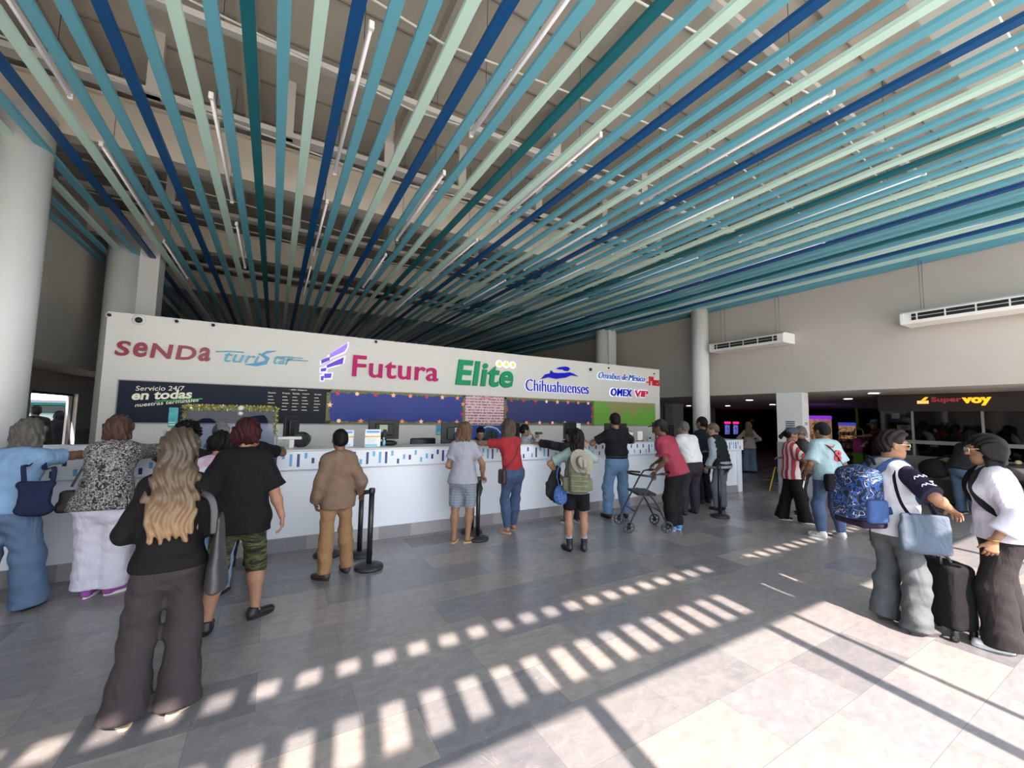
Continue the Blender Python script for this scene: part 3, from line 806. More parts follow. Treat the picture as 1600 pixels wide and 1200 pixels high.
# left wall: upper panel, shallow recess and an opening to the street
b = MB(); b.box(-3.55, -3.35, 5.0, 20, 2.56, 6.6); struct(b.build('wall_left_upper', [m_wall]))
b = MB(); b.box(-3.55, -3.35, -1.7, 5.0, 0, 6.6); struct(b.build('wall_left_front', [m_wall]))
b = MB(); b.box(-4.4, -3.56, 5.0, 20, 2.565, 2.7); struct(b.build('ceiling_recess', [m_wall]))
b = MB(); b.box(-4.4, -4.2, 5.0, 11.85, 0, 2.56); b.box(-4.4, -4.2, 14.1, 20, 0, 2.56); b.box(-4.4, -4.2, 11.85, 14.1, 2.13, 2.56); b.box(-4.4, -4.2, 11.85, 14.1, 0, .55)
b.box(-4.2, -4.19, 14.1, 20, 0, 1.25, 1)
struct(b.build('wall_left', [m_wall, m_dado]))
b = MB(); b.box(-4.34, -4.28, 11.85, 11.91, .55, 2.13); b.box(-4.34, -4.28, 14.04, 14.1, .55, 2.13); b.box(-4.34, -4.28, 11.85, 14.1, .55, .61); b.box(-4.34, -4.28, 11.85, 14.1, 2.07, 2.13)
wf = struct(b.build('window_1', [m_black]))
# roof sheets
b = MB(); b.box(-3.6, XW + .3, -1.9, 20.2, 6.45, 6.6)
struct(b.build('ceiling', [m_roof]))
# facade behind the camera: header with two slotted transoms
FY = -1.73
T = 3.0 / 3.84   # height per metre of floor along the sun's path
b = MB(); b.box(-3.4, XW + .1, FY - .04, FY, 3.0, 3.15); b.box(-3.4, XW + .1, FY - .04, FY, 3.47, 3.78); b.box(-3.4, XW + .1, FY - .04, FY, 3.93, 4.05)
b.box(3.35, 4.0, FY - .04, FY, 3.15, 3.47); b.box(4.9, XW + .1, FY - .04, FY, 3.15, 3.47)
struct(b.build('wall_front', [m_wall]))
b = MB(); b.box(-3.6, XW + .3, -4.85, FY - .1, 6.45, 6.6); struct(b.build('ceiling_sun_blocker', [m_roof]))  # unseen slab added to keep sun out of the open band above the header
nfin = 58
for i in range(nfin):
    xx = -3.25 + .2455 * i
    if xx > XW: break
    b = MB(); b.box(xx - .055, xx + .055, FY - .035, FY - .005, 3.15, 3.93)
    struct(b.build('trim_fin', [m_steel]))
for i, (xx, wd) in enumerate(((-2.9, .10), (1.22, .11), (3.19, .10), (3.62, .05), (5.6, .10), (7.9, .10), (10.3, .10))):
    b = MB(); b.box(xx - wd / 2, xx + wd / 2, FY - .09, FY - .02, 0, 3.0, 0, .008); struct(b.build('window_mullion', [m_steel]))
b = MB(); b.box(-40, 50, -34, -30, 0, 7.5); struct(b.build('wall_sky_blocker', [mat('sky_blocker_paint', 'a39a8c', .9, var=.1, vscale=.5)]))  # unseen block added to cut low sky light reaching the counter
# ---- round columns
def column(x, y, r, top, boxed=None):
    b = MB(); b.lathe([(r, 0), (r, top)], (x, y, 0), 48)
    if boxed: b.box(*boxed, 0, top)
    return struct(b.build('wall_column', [m_white]))
column(-2.76, 6.98, .25, 5.3)
column(-2.75, 10.75, .24, 5.3, (-2.62, -2.2, 10.72, 11.2))
column(10.38, 7.25, .225, 5.3)
column(9.98, 10.85, .22, 5.3, (10.1, 10.45, 10.62, 11.1))
# ---- roof steelwork above the slats
for y, z0, z1 in ((7.145, 5.25, 5.886), (10.84, 5.25, 5.72), (14.5, 5.25, 5.75)):
    b = MB(); b.box(-3.35, XW, y, y + .10, z0, z1); b.box(-3.35, XW, y - .06, y + .16, z0 - .03, z0); b.box(-3.35, XW, y - .06, y + .16, z1, z1 + .03)
    struct(b.build('trim_girder', [mat('cream_steel', 'd8cdbd', .6)]))
for y, w_, z in ((1.0, .40, 5.6), (2.3, .08, 5.95), (4.82, .09, 5.60), (6.35, .17, 5.60), (8.6, .10, 5.75), (9.62, .16, 5.60), (12.2, .14, 5.6), (13.3, .12, 5.6), (16.0, .14, 5.6)):
    b = MB(); b.box(-3.35, XW, y - w_ / 2, y + w_ / 2, z, z + .07); struct(b.build('trim_purlin', [m_steel]))
for x in (-2.3, -.5, 1.5, 3.4, 5.3, 7.2, 9.1):
    b = MB(); b.box(x - .09, x + .09, -1.6, 19.9, 6.05, 6.25); struct(b.build('trim_rafter', [mat('rafter_steel', 'b3a99c', .7)]))
for x, y in ((-1.5, 6.35), (-.05, 6.35), (1.35, 6.35), (2.6, 6.35), (4.2, 6.35), (5.9, 6.35), (7.6, 6.35), (9.2, 6.35), (-1.9, 9.62), (0.2, 9.62), (2.2, 9.62), (4.4, 9.62), (6.6, 9.62), (8.6, 9.62), (3.5, 4.82), (5.4, 4.82), (7.3, 4.82)):
    b = MB(); b.box(x - .07, x + .07, y - .04, y + .04, 5.6, 6.45); struct(b.build('trim_strut', [m_steel]))
for i, y in enumerate((1.9, 3.0, 4.0, 5.6, 7.9, 9.1)):
    b = MB()
    b.tube([(-3.3, y, 5.25 + .1), (1.2, y + .5, 5.3), (5, y + .1, 5.32), (10.7, y + .7, 5.3)], .012, 6); struct(b.build('trim_conduit', [m_steel]))
b = MB()
for y in np.arange(-1.6, 20, .9): b.box(-3.35, XW, y, y + .02, 6.425, 6.45)
struct(b.build('trim_roof_seams', [mat('seam', '8d857b', .8)]))

# ================================================================== SLAT CEILING
slat_m = {'L': mat('slat_light_blue', '62a5b8', .5, spec=.3), 'M': mat('slat_mint', 'bcdcd2', .5, spec=.3), 'N': mat('slat_navy', '0d4a80', .5, spec=.3), 'T': mat('slat_dark_teal', '14606a', .5, spec=.3)}
seq = 'LLMLN' 'MLL' 'N' 'LML' 'T' 'LM' 'N' 'LLM' 'N' 'LLM' 'T' 'LML' 'N' 'LLMLL' 'N' 'LLMLLM' 'T' 'LLMLML' 'N' 'LL' 'T' 'LM' 'N' 'LMLL'
ordw = ['first', 'second', 'third', 'fourth', 'fifth', 'sixth', 'seventh', 'eighth', 'ninth', 'tenth', 'eleventh', 'twelfth', 'thirteenth', 'fourteenth', 'fifteenth', 'sixteenth', 'seventeenth', 'eighteenth', 'nineteenth', 'twentieth']
def ordinal(n):
    if n <= 20: return ordw[n - 1]
    t = {2: 'twenty', 3: 'thirty', 4: 'forty', 5: 'fifty'}[n // 10]
    return t + '-' + ordw[n % 10 - 1] if n % 10 else {3: 'thirtieth', 4: 'fortieth'}[n // 10]
cn = {'L': 'light blue', 'M': 'pale mint', 'N': 'navy blue', 'T': 'dark teal'}
cnt = {}
first = {}
i0 = seq.index('N', 5)      # the navy slat right of the pillar corner is number 0
for i, ch in enumerate(seq):
    x = -1.33 + .2455 * (i - i0)
    if x < -3.32 or x > XW - .06: continue
    cnt[ch] = cnt.get(ch, 0) + 1
    if ch not in first:
        b = MB(); b.box(-.049, .049, -1.62, 19.9, 0, .046, 0, .003)
        o = b.build('ceiling_slat', [slat_m[ch]]); first[ch] = o
    else:
        o = first[ch].copy(); COL.objects.link(o)
    o.location = (x, 0, HS)
    tag(o, 'long %s slat hanging under the roof, %s of its colour counted from the left' % (cn[ch], ordinal(cnt[ch])), 'ceiling slat', 'coloured slats of the hanging ceiling')
# fluorescent battens between the slats
tb = None
def batten(x, y0, label):
    global tb
    if tb is None:
        tb = empty('tube_light', (0, 0, 0))
        b = MB(); b.tube([(0, 0, 0), (0, 2.35, 0)], .014, 10); b.build('tube', [mat('tube_faint_glow', 'dedbe0', .35, emit=.12)], tb)  # unlit tube with a faint glow put into its material
        b = MB(); b.box(-.02, .02, 0, 2.35, .028, .055, 0, .004); b.build('housing', [m_steel], tb)
        for y in (0, 2.35): MB().box(-.022, .022, y - .02, y + .02, -.02, .05, 0, .006).build('end_cap', [m_white], tb)
        for y in (.35, 2.0): MB().tube([(0, y, .04), (0, y, 1.58)], .003, 4).build('cable', [m_black], tb)
        o = tb
    else: o = copy_tree(tb)
    o.location = (x, y0, HS + .03); tag(o, label, 'ceiling light', 'tube lights between the ceiling slats')
k = 0
rows = {3.25: 'near row', 6.45: 'middle row', 9.65: 'far row', 1.65: 'nearest row', 4.85: 'second row', 8.05: 'rear row'}
for c, x0 in enumerate((-1.99, -.75, .52, 1.78, 3.04, 4.33, 5.52, 6.87, 8.03, 9.44)):
    # centre the batten in the gap between two slats
    g = round((x0 + 1.33 - .12275) / .2455) * .2455 - 1.33 + .12275
    for y in ((3.25, 6.45, 9.65) if c % 2 == 0 else (1.65, 4.85, 8.05)):
        if c == 1 and y < 2: continue
        batten(g, y, 'thin white tube light between ceiling slats, %s, %s column from the left' % (rows[y], ordw[c]))

# ================================================================== SIGN WALL
YS = 8.0
b = MB(); b.box(-2.17, 9.57, YS, YS + .25, 0, 3.185, 0, .004)
signwall = b.build('wall_sign', [mat('sign_white', 'd2cfca', .5, var=.01)]); struct(signwall)
b = MB(); b.box(-1.99, 9.36, YS - .012, YS, 1.555, 2.20); struct(b.build('trim_board_frame', [mat('board_frame', '9c9a96', .5)]))

def glyph_mesh(txt, h, off=0.0, depth=.03, spacing=1.0):
    cu = bpy.data.curves.new('t', 'FONT'); cu.body = txt; cu.size = 1.0; cu.offset = off; cu.extrude = 0.5; cu.space_character = spacing; cu.resolution_u = 4
    o = bpy.data.objects.new('t', cu); COL.objects.link(o)
    bpy.context.view_layer.update()
    me = bpy.data.meshes.new_from_object(o.evaluated_get(bpy.context.evaluated_depsgraph_get()))
    bpy.data.objects.remove(o)
    n = len(me.vertices); v = np.zeros(n * 3); me.vertices.foreach_get('co', v); v = v.reshape(-1, 3)
    fs = [list(p.vertices) for p in me.polygons]
    bpy.data.meshes.remove(me)
    v[:, 2] = v[:, 2] * depth      # -d/2..d/2
    return v, fs
def islands(v, fs):
    par = list(range(len(v)))
    def fnd(a):
        while par[a] != a: par[a] = par[par[a]]; a = par[a]
        return a
    key = {}
    for i, p in enumerate(v):
        kk = (round(p[0], 4), round(p[1], 4))
        if kk in key: par[fnd(i)] = fnd(key[kk])
        else: key[kk] = i
    for f in fs:
        r = fnd(f[0])
        for a in f[1:]: par[fnd(a)] = r
    g = {}
    for i in range(len(v)): g.setdefault(fnd(i), []).append(i)
    its = [(min(v[q, 0] for q in l), max(v[q, 0] for q in l), l) for l in g.values()]
    its.sort(key=lambda a: a[0]); out = []
    for a in its:
        if out and a[0] < out[-1][1] - .45 * min(a[1] - a[0], out[-1][1] - out[-1][0]): out[-1] = (out[-1][0], max(out[-1][1], a[1]), out[-1][2] + a[2])
        else: out.append(a)
    return [o[2] for o in out]
def lettering(parent, txt, x0, x1, z0, z1, y, material, off=0.0, depth=.03, shear=0.0, spacing=1.0, split=True, norm=False, name=None, rise=0.0, ref=None):
    """text facing -Y between x0..x1, baseline z0, top z1"""
    v, fs = glyph_mesh(txt, 1, off, depth, spacing)
    lo, hi = v[:, 0].min(), v[:, 0].max(); zl = 0 if ref else v[:, 1].min(); zh = v[:, 1].max()
    X = (v[:, 0] - lo) / (hi - lo) * (x1 - x0); Zz = (v[:, 1] - zl) / (zh - zl) * (z1 - z0)
    isl = islands(v, fs) if (split or norm) else [list(range(len(v)))]
    if norm:
        for l in isl:
            a, c = Zz[l].min(), Zz[l].max(); Zz[l] = (Zz[l] - a) / (c - a) * (z1 - z0)
    X = X + shear * Zz + x0; W = np.stack([X, y - depth / 2 + v[:, 2] * 0 + v[:, 2], Zz + z0 + rise * (X - x0)], 1)
    out = []
    if not split: isl = [list(range(len(v)))]
    own = {}
    for gi, l in enumerate(isl):
        for i in l: own[i] = gi
    gf = [[] for _ in isl]
    for f in fs: gf[own[f[0]]].append(f)
    for gi, l in enumerate(isl):
        mp = {i: j for j, i in enumerate(l)}
        me = bpy.data.meshes.new('letter'); me.from_pydata([tuple(W[i]) for i in l], [], [[mp[i] for i in f] for f in gf[gi]])
        out.append(link(name or ('letter' if split else 'lettering'), me, [material], parent))
    return out
def px_poly(pts, ox, oy, sc, y):
    return [(on_y(ox + a / sc, oy + c / sc, y)[0], on_y(ox + a / sc, oy + c / sc, y)[2]) for a, c in pts]
def signroot(name, x, z, label, cat='sign', group=None):
    return empty(name, (0, 0, 0), 0, label, cat, group)
r = signroot('brand_sign', 0, 0, 'dark red raised letters at the far left of the white sign wall')
lettering(r, 'SeNDa', -2.05, -.93, 2.545, 2.765, YS, mat('red_letter', '8a1a30', .35), off=.022, norm=True, shear=.12, spacing=1.14)
r = signroot('brand_sign', 0, 0, 'blue handwritten style sign with long swooshes beside the dark red letters')
mt = mat('turquoise_letter', '3d9fb8', .35)
lettering(r, 'turi', -.78, -.30, 2.56, 2.74, YS, mt, off=.0, shear=.35, norm=False)
lettering(r, 'tar', -.08, .20, 2.58, 2.72, YS, mt, off=.0, shear=.35)
def ribbon(parent, pts, w, y, m_, name='swoosh', depth=.03):
    """flat stroke in the wall plane with varying width"""
    n = len(pts); L = []; Rr = []
    for i in range(n):
        a = np.array(pts[max(i-1, 0)]); c = np.array(pts[min(i+1, n-1)]); d = (c - a) / (np.linalg.norm(c - a) + 1e-9)
        nn = np.array([-d[1], d[0]]) * (w[i] if isinstance(w, (list, tuple)) else w) / 2
        L.append(tuple(np.array(pts[i]) + nn)); Rr.append(tuple(np.array(pts[i]) - nn))
    b = MB()
    vs = [(p[0], y - depth, p[1]) for p in L] + [(p[0], y - depth, p[1]) for p in Rr] + [(p[0], y, p[1]) for p in L] + [(p[0], y, p[1]) for p in Rr]
    fs = []
    for i in range(n - 1):
        fs += [(i, i+1, n+i+1, n+i), (2*n+i, 3*n+i, 3*n+i+1, 2*n+i+1), (i, 2*n+i, 2*n+i+1, i+1), (n+i, n+i+1, 3*n+i+1, 3*n+i)]
    fs += [(0, n, 3*n, 2*n), (n-1, 3*n-1, 4*n-1, 2*n-1)]
    b.add(vs, fs); return b.build(name, [m_], parent)
mt2 = mat('blue_swoosh', '2f8fc0', .35)
ribbon(r, [(-.03, 2.80), (-.16, 2.77), (-.22, 2.72), (-.14, 2.66), (-.17, 2.59), (-.30, 2.545), (-.46, 2.535)], [.01, .035, .05, .06, .06, .045, .01], YS, mt2, 'swoosh')
ribbon(r, [(-.86, 2.71), (-.66, 2.735), (-.48, 2.735)], .016, YS, mt, 'swoosh')
ribbon(r, [(-.02, 2.70), (.14, 2.715), (.38, 2.71)], .014, YS, mt, 'swoosh')
ribbon(r, [(.14, 2.66), (.30, 2.672), (.47, 2.668)], .012, YS, mt, 'swoosh')
r = signroot('brand_sign', 0, 0, 'purple winged emblem with bright magenta raised letters, glowing')
mp1 = mat('violet_lit', '4a0fb0', .35, emit=.2); mp2 = mat('lilac_lit', '8f6be0', .35, emit=.2)
wing = [([(438,205),(500,165),(543,138),(541,165),(525,190),(438,228)], mp2), ([(388,240),(438,220),(438,240),(388,262)], mp1), ([(420,270),(470,245),(522,222),(515,262),(470,272),(420,287)], mp1),
        ([(385,290),(420,285),(415,305),(385,308)], mp1), ([(405,320),(450,318),(445,345),(405,347)], mp1), ([(385,335),(405,333),(400,360),(385,360)], mp1)]
m_halo = mat('halo_light', 'd5dcff', .5, emit=.45)
for pl, m_ in wing:
    P_ = px_poly(pl, 400, 500, 3.81, YS)
    MB().prism(P_, YS - .04, YS - .012).build('emblem_feather', [m_], r)
    cx_ = np.mean([p[0] for p in P_]); cz_ = np.mean([p[1] for p in P_])
    P2 = [(cx_ + (a - cx_) * 1.12 + math.copysign(.012, a - cx_), cz_ + (c - cz_) * 1.12 + math.copysign(.014, c - cz_)) for a, c in P_]
    MB().prism(P2, YS - .010, YS - .001).build('halo', [m_halo], r)
lettering(r, 'Futura', 1.21, 2.87, 2.445, 2.845, YS, mat('magenta_lit', 'b0005f', .4, emit=.04, spec=.2), off=.010, depth=.05, shear=.02, spacing=1.06)
r = signroot('brand_sign', 0, 0, 'large emerald green raised letters with three small orange stars')
lettering(r, 'Elite', 3.26, 4.63, 2.40, 2.94, YS, mat('emerald_lit', '008a5e', .4, emit=.04, spec=.2), off=.028, depth=.05, shear=.12, spacing=1.08)
def star(cx, cz, R_):
    return [(cx + (R_ if i % 2 == 0 else R_ * .42) * math.sin(i * PI / 5), cz + (R_ if i % 2 == 0 else R_ * .42) * math.cos(i * PI / 5)) for i in range(10)]
for i in range(3):
    cx_ = 4.30 + i * .175
    MB().prism(star(cx_, 2.93, .065), YS - .04, YS - .012).build('star', [mat('orange_star', 'f0a030', .4, emit=.6)], r)
for i in range(3): MB().prism([(4.30 + i * .175 + .085 * math.cos(t), 2.93 + .085 * math.sin(t)) for t in np.linspace(0, 2*PI, 21)[:-1]], YS - .008, YS - .001).build('halo', [m_halo], r)
r = signroot('brand_sign', 0, 0, 'blue leaping dog emblem above thin blue lit letters')
mb1 = mat('royal_lit', '0a12a8', .4, emit=.12, spec=.2)
dog = [([(693,220),(720,190),(752,182),(757,163),(772,178),(800,181),(840,180),(880,176),(905,185),(935,203),(890,196),(850,212),(790,219),(740,208)], 1), ([(792,152),(815,142),(850,138),(872,143),(882,155),(868,169),(845,166),(835,158),(815,158)], 1)]
for pl, _ in dog:
    MB().prism(px_poly(pl, 680, 540, 4.21, YS), YS - .04, YS - .012).build('emblem_dog', [mb1], r)
lettering(r, 'Chihuahuenses', 5.0, 6.88, 2.36, 2.63, YS, mb1, off=-.012, depth=.04)
h_ = lettering(r, 'Chihuahuenses', 4.985, 6.895, 2.35, 2.64, YS, m_halo, off=.008, depth=.008, split=False, name='halo')
r = signroot('brand_sign', 0, 0, 'small slanted dark blue script sign ending in a red word')
lettering(r, 'Omnibus de México', 7.2, 8.93, 2.79, 2.955, YS, mat('script_blue', '2a3f86', .35, emit=.25), off=-.002, depth=.03, shear=.3)
lettering(r, 'Omnibus de México', 7.17, 8.96, 2.765, 2.975, YS, mat('halo_pale', 'c9daf5', .5, emit=.4), off=.03, depth=.008, shear=.3, split=False, name='halo')
lettering(r, '-Plus', 9.02, 9.53, 2.70, 2.955, YS, mat('red_lit', 'b5102c', .35, emit=.15), off=.0, depth=.04, shear=.0, spacing=1.12)
r = signroot('brand_sign', 0, 0, 'bold slanted blue and red sign low at the right end of the sign wall')
lettering(r, 'OMEX', 7.64, 8.40, 2.35, 2.55, YS, mb1, off=.018, depth=.04, shear=.12, spacing=1.12)
lettering(r, 'VIP', 8.52, 9.04, 2.36, 2.54, YS, mat('red_lit', 'b5102c', .35, emit=.15), off=.01, depth=.04, shear=.12)
lettering(r, 'OMEX', 7.60, 8.44, 2.33, 2.57, YS, m_halo, off=.06, depth=.008, shear=.12, split=False, name='halo', spacing=1.1)
lettering(r, 'VIP', 8.49, 9.08, 2.34, 2.56, YS, m_halo, off=.05, depth=.008, shear=.12, split=False, name='halo')
# ---- dome cameras on the sign wall
dc = None
for i, (px, py, lab) in enumerate(((171, 492, 'small dark camera on the top left corner of the sign wall'), (217, 500, 'large white ringed dome camera, second from the left on the sign wall'), (276, 502, 'small dome camera above the dark red letters, third from the left'), (333, 508, 'small dome camera, fourth from the left on the sign wall'),
                                   (587, 534, 'lone dome camera above the magenta letters'), (921, 577, 'white ringed dome camera right of the dog emblem'), (950, 575, 'tiny camera on the wall top above the script sign'), (1021, 584, 'dark camera near the top right corner of the sign wall'))):
    p = on_y(px, py, YS); big = i in (1, 5)
    if dc is None:
        dc = empty('dome_camera', (0, 0, 0)); 
        b = MB(); b.sphere((0, 0, 0), .055, 8, 0, (1, .4, 1)); b.build('ring', [m_white], dc)
        b = MB(); b.sphere((0.004, -.022, -.004), .030, 8); b.build('lens', [m_black], dc)
        o = dc
    else: o = copy_tree(dc)
    o.location = (p[0], YS - .001, p[2]); s_ = 1.5 if big else .85; o.scale = (s_,) * 3
    tag(o, lab, 'security camera', 'cameras along the sign wall')
p = on_y(1034, 616, YS)
r = empty('bullet_camera', (9.57, YS + .1, p[2]), 0, 'black bullet camera on the right edge of the sign wall', 'security camera')
MB().tube([(0, 0, .06), (.10, -.02, 0)], .03, 10).build('housing', [m_black], r); MB().tube([(0, 0, .06), (-.0, .03, .10)], .012, 6).build('bracket', [m_black], r)
# ---- display boards
def bx_(px0, px1): return on_y(px0, 640, YS)[0], on_y(px1, 640, YS)[0]
Z0, Z1 = 1.575, 2.185
yb = YS - .012
def board(label, x0, x1, col, extra=None, cat='display board', z0=Z0, z1=Z1, rib=False):
    r = empty('display_board', ((x0 + x1) / 2, yb, z0), 0, label, cat)
    L = MB(); w2 = (x1 - x0) / 2
    L.box(-w2, w2, -.014, 0, 0, z1 - z0)
    L.build('panel', [col], r)
    return r, w2
navy = mat('board_navy', '141f33', .5, spec=.2)
r, w2 = board('dark navy board with chalk style writing and a timetable', -1.97, .80, navy)
chalk = mat('chalk_white', 'd8d2c2', .6, emit=.15)
ox = (-1.97 + .80) / 2
def bl(txt, x0, x1, z0, z1, m_=chalk, rise=0, off=0, shear=0): lettering(r, txt, x0 - ox, x1 - ox, z0 - Z0, z1 - Z0, -.014, m_, off=off, depth=.002, rise=rise, shear=shear, split=False)
bl('Servicio 24/7', -1.78, -1.22, 2.04, 2.11, rise=.05, shear=.1)
bl('en todas', -1.82, -1.12, 1.90, 2.04, rise=.07, off=.03, shear=.1)
bl('nuestras terminales', -1.77, -1.03, 1.80, 1.855, rise=.14, off=.01, shear=.15)
b = MB(); b.prism([(-1.55 - ox, 1.885 - Z0), (-.98 - ox, 1.945 - Z0), (-.98 - ox, 1.956 - Z0), (-1.55 - ox, 1.897 - Z0)], -.017, -.014); b.build('underline', [mat('chalk_green', '35b34a', .6, emit=.2)], r)
b = MB(); b.box(.0 - .62 + .62 - .02, .0, 0, 0, 0, 0)
tt = MB(); tt.box(-.15 - ox, .79 - ox, -.0155, -.014, .02, .60); tt.build('timetable', [mat('board_slate', '1a1f29', .5, spec=.2)], r)
bl('- ado viajero', .20, .48, 2.135, 2.165, off=.02)
hx = [-.12, .13, .29, .45, .58]
for j, t in enumerate(('Destino', 'Precio', 'Salida', 'Llegada', 'Servicio')):
    x_ = (-.10, .11, .26, .41, .60)[j]; bl(t, x_, x_ + .11, 2.075, 2.10, off=.01)
ln = MB()
for q in range(5):
    z_ = 2.02 - q * .055
    for j in range(5):
        x_ = (-.10, .11, .26, .41, .60)[j]; ln.box(x_ - ox, x_ + .07 + .03 * ((q * 7 + j * 3) % 3) / 2 - ox, -.017, -.0155, z_ - Z0, z_ + .010 - Z0)
ln.build('timetable_rows', [chalk], r)
def led(name_c):
    def f(nt, co):
        fr = sepaxis(nt, co, 0, 18, True)
        return mixc(nt, math2(nt, 'GREATER_THAN', fr, .82), name_c[0], name_c[1])
    return f
def screenmat(name, build, e=.5):
    m = patmat(name, build, .5); b = m.node_tree.nodes['Principled BSDF']
    src = b.inputs['Base Color'].links[0].from_socket
    m.node_tree.links.new(src, b.inputs['Emission Color']); b.inputs['Emission Strength'].default_value = e
    return m
ledb = screenmat('led_blue', led(('0e2478', '112a86')), .12)
ledb2 = screenmat('led_blue_dull', led(('1a2358', '1d2860')), .12)
garl = screenmat('garland_print', lambda nt, co: ramp(nt, noise(nt, co, 30, 4, 1.5), [(0, '20301c'), (.42, '3d4a24'), (.5, '7d7a40'), (.56, '4a5a2a'), (.68, '8a5a3c'), (1, '2c3a20')]), .12)
def garland_board(label, x0, x1, panel):
    r, w2 = board(label, x0, x1, panel)
    h_ = Z1 - Z0
    g = MB(); n_ = int((x1 - x0) / .06)
    def band(a0, a1, horiz, base, sgn, wd):
        pts = np.linspace(a0, a1, max(int(abs(a1 - a0) / .05), 4)); out = []
        for i, t in enumerate(pts):
            jj = wd * (.75 + .35 * math.sin(i * 2.1) * math.cos(i * .9))
            out.append((t, base + sgn * jj) if horiz else (base + sgn * jj, t))
        poly = out + ([(a1, base), (a0, base)] if horiz else [(base, a1), (base, a0)])
        g.prism(poly, -.017, -.014)
    band(-w2, w2, True, h_, -1, .062); band(-w2, w2, True, 0, 1, .055); band(0, h_, False, -w2, 1, .085); band(0, h_, False, w2, -1, .07)
    g.build('garland_border', [garl], r)
    rr = random.Random(int(x0 * 100))
    spots = [(-w2 + .18 + i * (2 * w2 - .36) / 7, h_ - .06) for i in range(8)] + [(-w2 + .22 + i * (2 * w2 - .4) / 6, .05) for i in range(7)] + [(-w2 + .06, h_ * .55), (w2 - .05, h_ * .7), (w2 - .06, h_ * .35)]
    for i, (a, c) in enumerate(spots):
        ocol = [mat('ornament_orange', 'd77a4a', .5, emit=.25), mat('ornament_red', 'a92a34', .5, emit=.25), mat('ornament_peach', 'e6b08a', .5, emit=.25)][rr.randrange(3)]
        if rr.random() < .5: MB().prism(star(a, c, .055), -.021, -.017).build('star_ornament', [ocol], r)
        else: MB().prism([(a + .034 * math.cos(t), c + .034 * math.sin(t)) for t in np.linspace(0, 2*PI, 15)[:-1]], -.021, -.017).build('ball_ornament', [ocol], r)
    return r
garland_board('wide royal blue screen framed by a printed Christmas garland, left of the pink price list', .80, 3.49, ledb)
def fprice(nt, co):
    a = noise(nt, co, 40, 2, 0, (1.2, 1, .35)); z_ = sepaxis(nt, co, 2, 17, True)
    f = math2(nt, 'MULTIPLY', math2(nt, 'LESS_THAN', z_, .45), math2(nt, 'GREATER_THAN', a, .47))
    return mixc(nt, f, 'c9a9b0', '6a4652')
r, w2 = board('pinkish price list screen with rows of tiny print between two blue screens', 3.50, 4.43, screenmat('led_prices', fprice, .12), z0=Z0 - .0)
lettering(r, 'Tarifas', -.12, .12, Z1 - Z0 - .055, Z1 - Z0 - .015, -.014, mat('ornament_red', 'a92a34', .5), depth=.002, split=False, off=.02)
garland_board('dull blue screen framed by a printed Christmas garland, right of the pink price list', 4.44, 7.05, ledb2)
def fgreen(nt, co):
    fr = sepaxis(nt, co, 0, 16, True)
    return mixc(nt, math2(nt, 'GREATER_THAN', fr, .8), '7f8052', '72744a')
r, w2 = board('green and olive screen with jagged peaks at the right end of the sign wall', 7.06, 9.34, screenmat('led_olive', fgreen, .12))
h_ = Z1 - Z0
def fg2(nt, co):
    fr = sepaxis(nt, co, 0, 16, True)
    return mixc(nt, math2(nt, 'GREATER_THAN', fr, .8), '5f9038', '528232')
MB().prism([(-w2, 0), (-.35, .02), (-.42, .14), (-.60, .27), (-.58, .42), (-.78, h_), (-w2, h_)], -.018, -.014).build('peak_shape', [screenmat('led_green', fg2, .15)], r)
MB().prism([(-.2, 0), (w2, 0), (w2, h_), (w2 - .02, h_), (w2 - .25, .38), (.62, h_ - .08), (.36, .30), (.20, .26), (.03, .46), (-.12, .30)], -.018, -.014).build('peak_shape', [screenmat('led_green', fg2, .15)], r)
# poster under the price list
p0 = on_y(726, 668, YS); p1 = on_y(787, 694, YS)
r = empty('wall_poster', ((p0[0] + p1[0]) / 2, YS, 1.2), 0, 'deep blue travel poster with a white arch behind the clerk under the price list', 'poster')
MB().box(-.48, .48, -.01, 0, 0, .355).build('sheet', [mat('poster_blue', '1d4fa0', .5, var=.25, vscale=3)], r)
ribbon(r, [(-.05, .29), (.05, .33), (.17, .325), (.30, .28), (.40, .18)], .03, -.01, m_white, 'arch', .002); ribbon(r, [(.13, .33), (.17, .2), (.19, .05)], .012, -.01, m_white, 'pole', .002)
MB().prism([(.0, .02), (.33, .02), (.3, .2), (.12, .3), (.02, .2)], -.012, -.01).build('print', [mat('poster_dark', '24343a', .5)], r)
MB().prism([(-.1, .0), (.0, .0), (-.02, .08)], -.012, -.01).build('print', [mat('poster_green', '5fae7d', .5)], r)
# wall tidy box
p = on_y(474, 685, YS); r = tag(MB().box(p[0] - .12, p[0] + .12, YS - .10, YS, p[2] - .03, p[2] + .055, 0, .004).build('wall_box', [mat('box_grey', 'a49ea0', .5)]), 'small grey rectangular box fixed to the wall behind the counter', 'wall box')

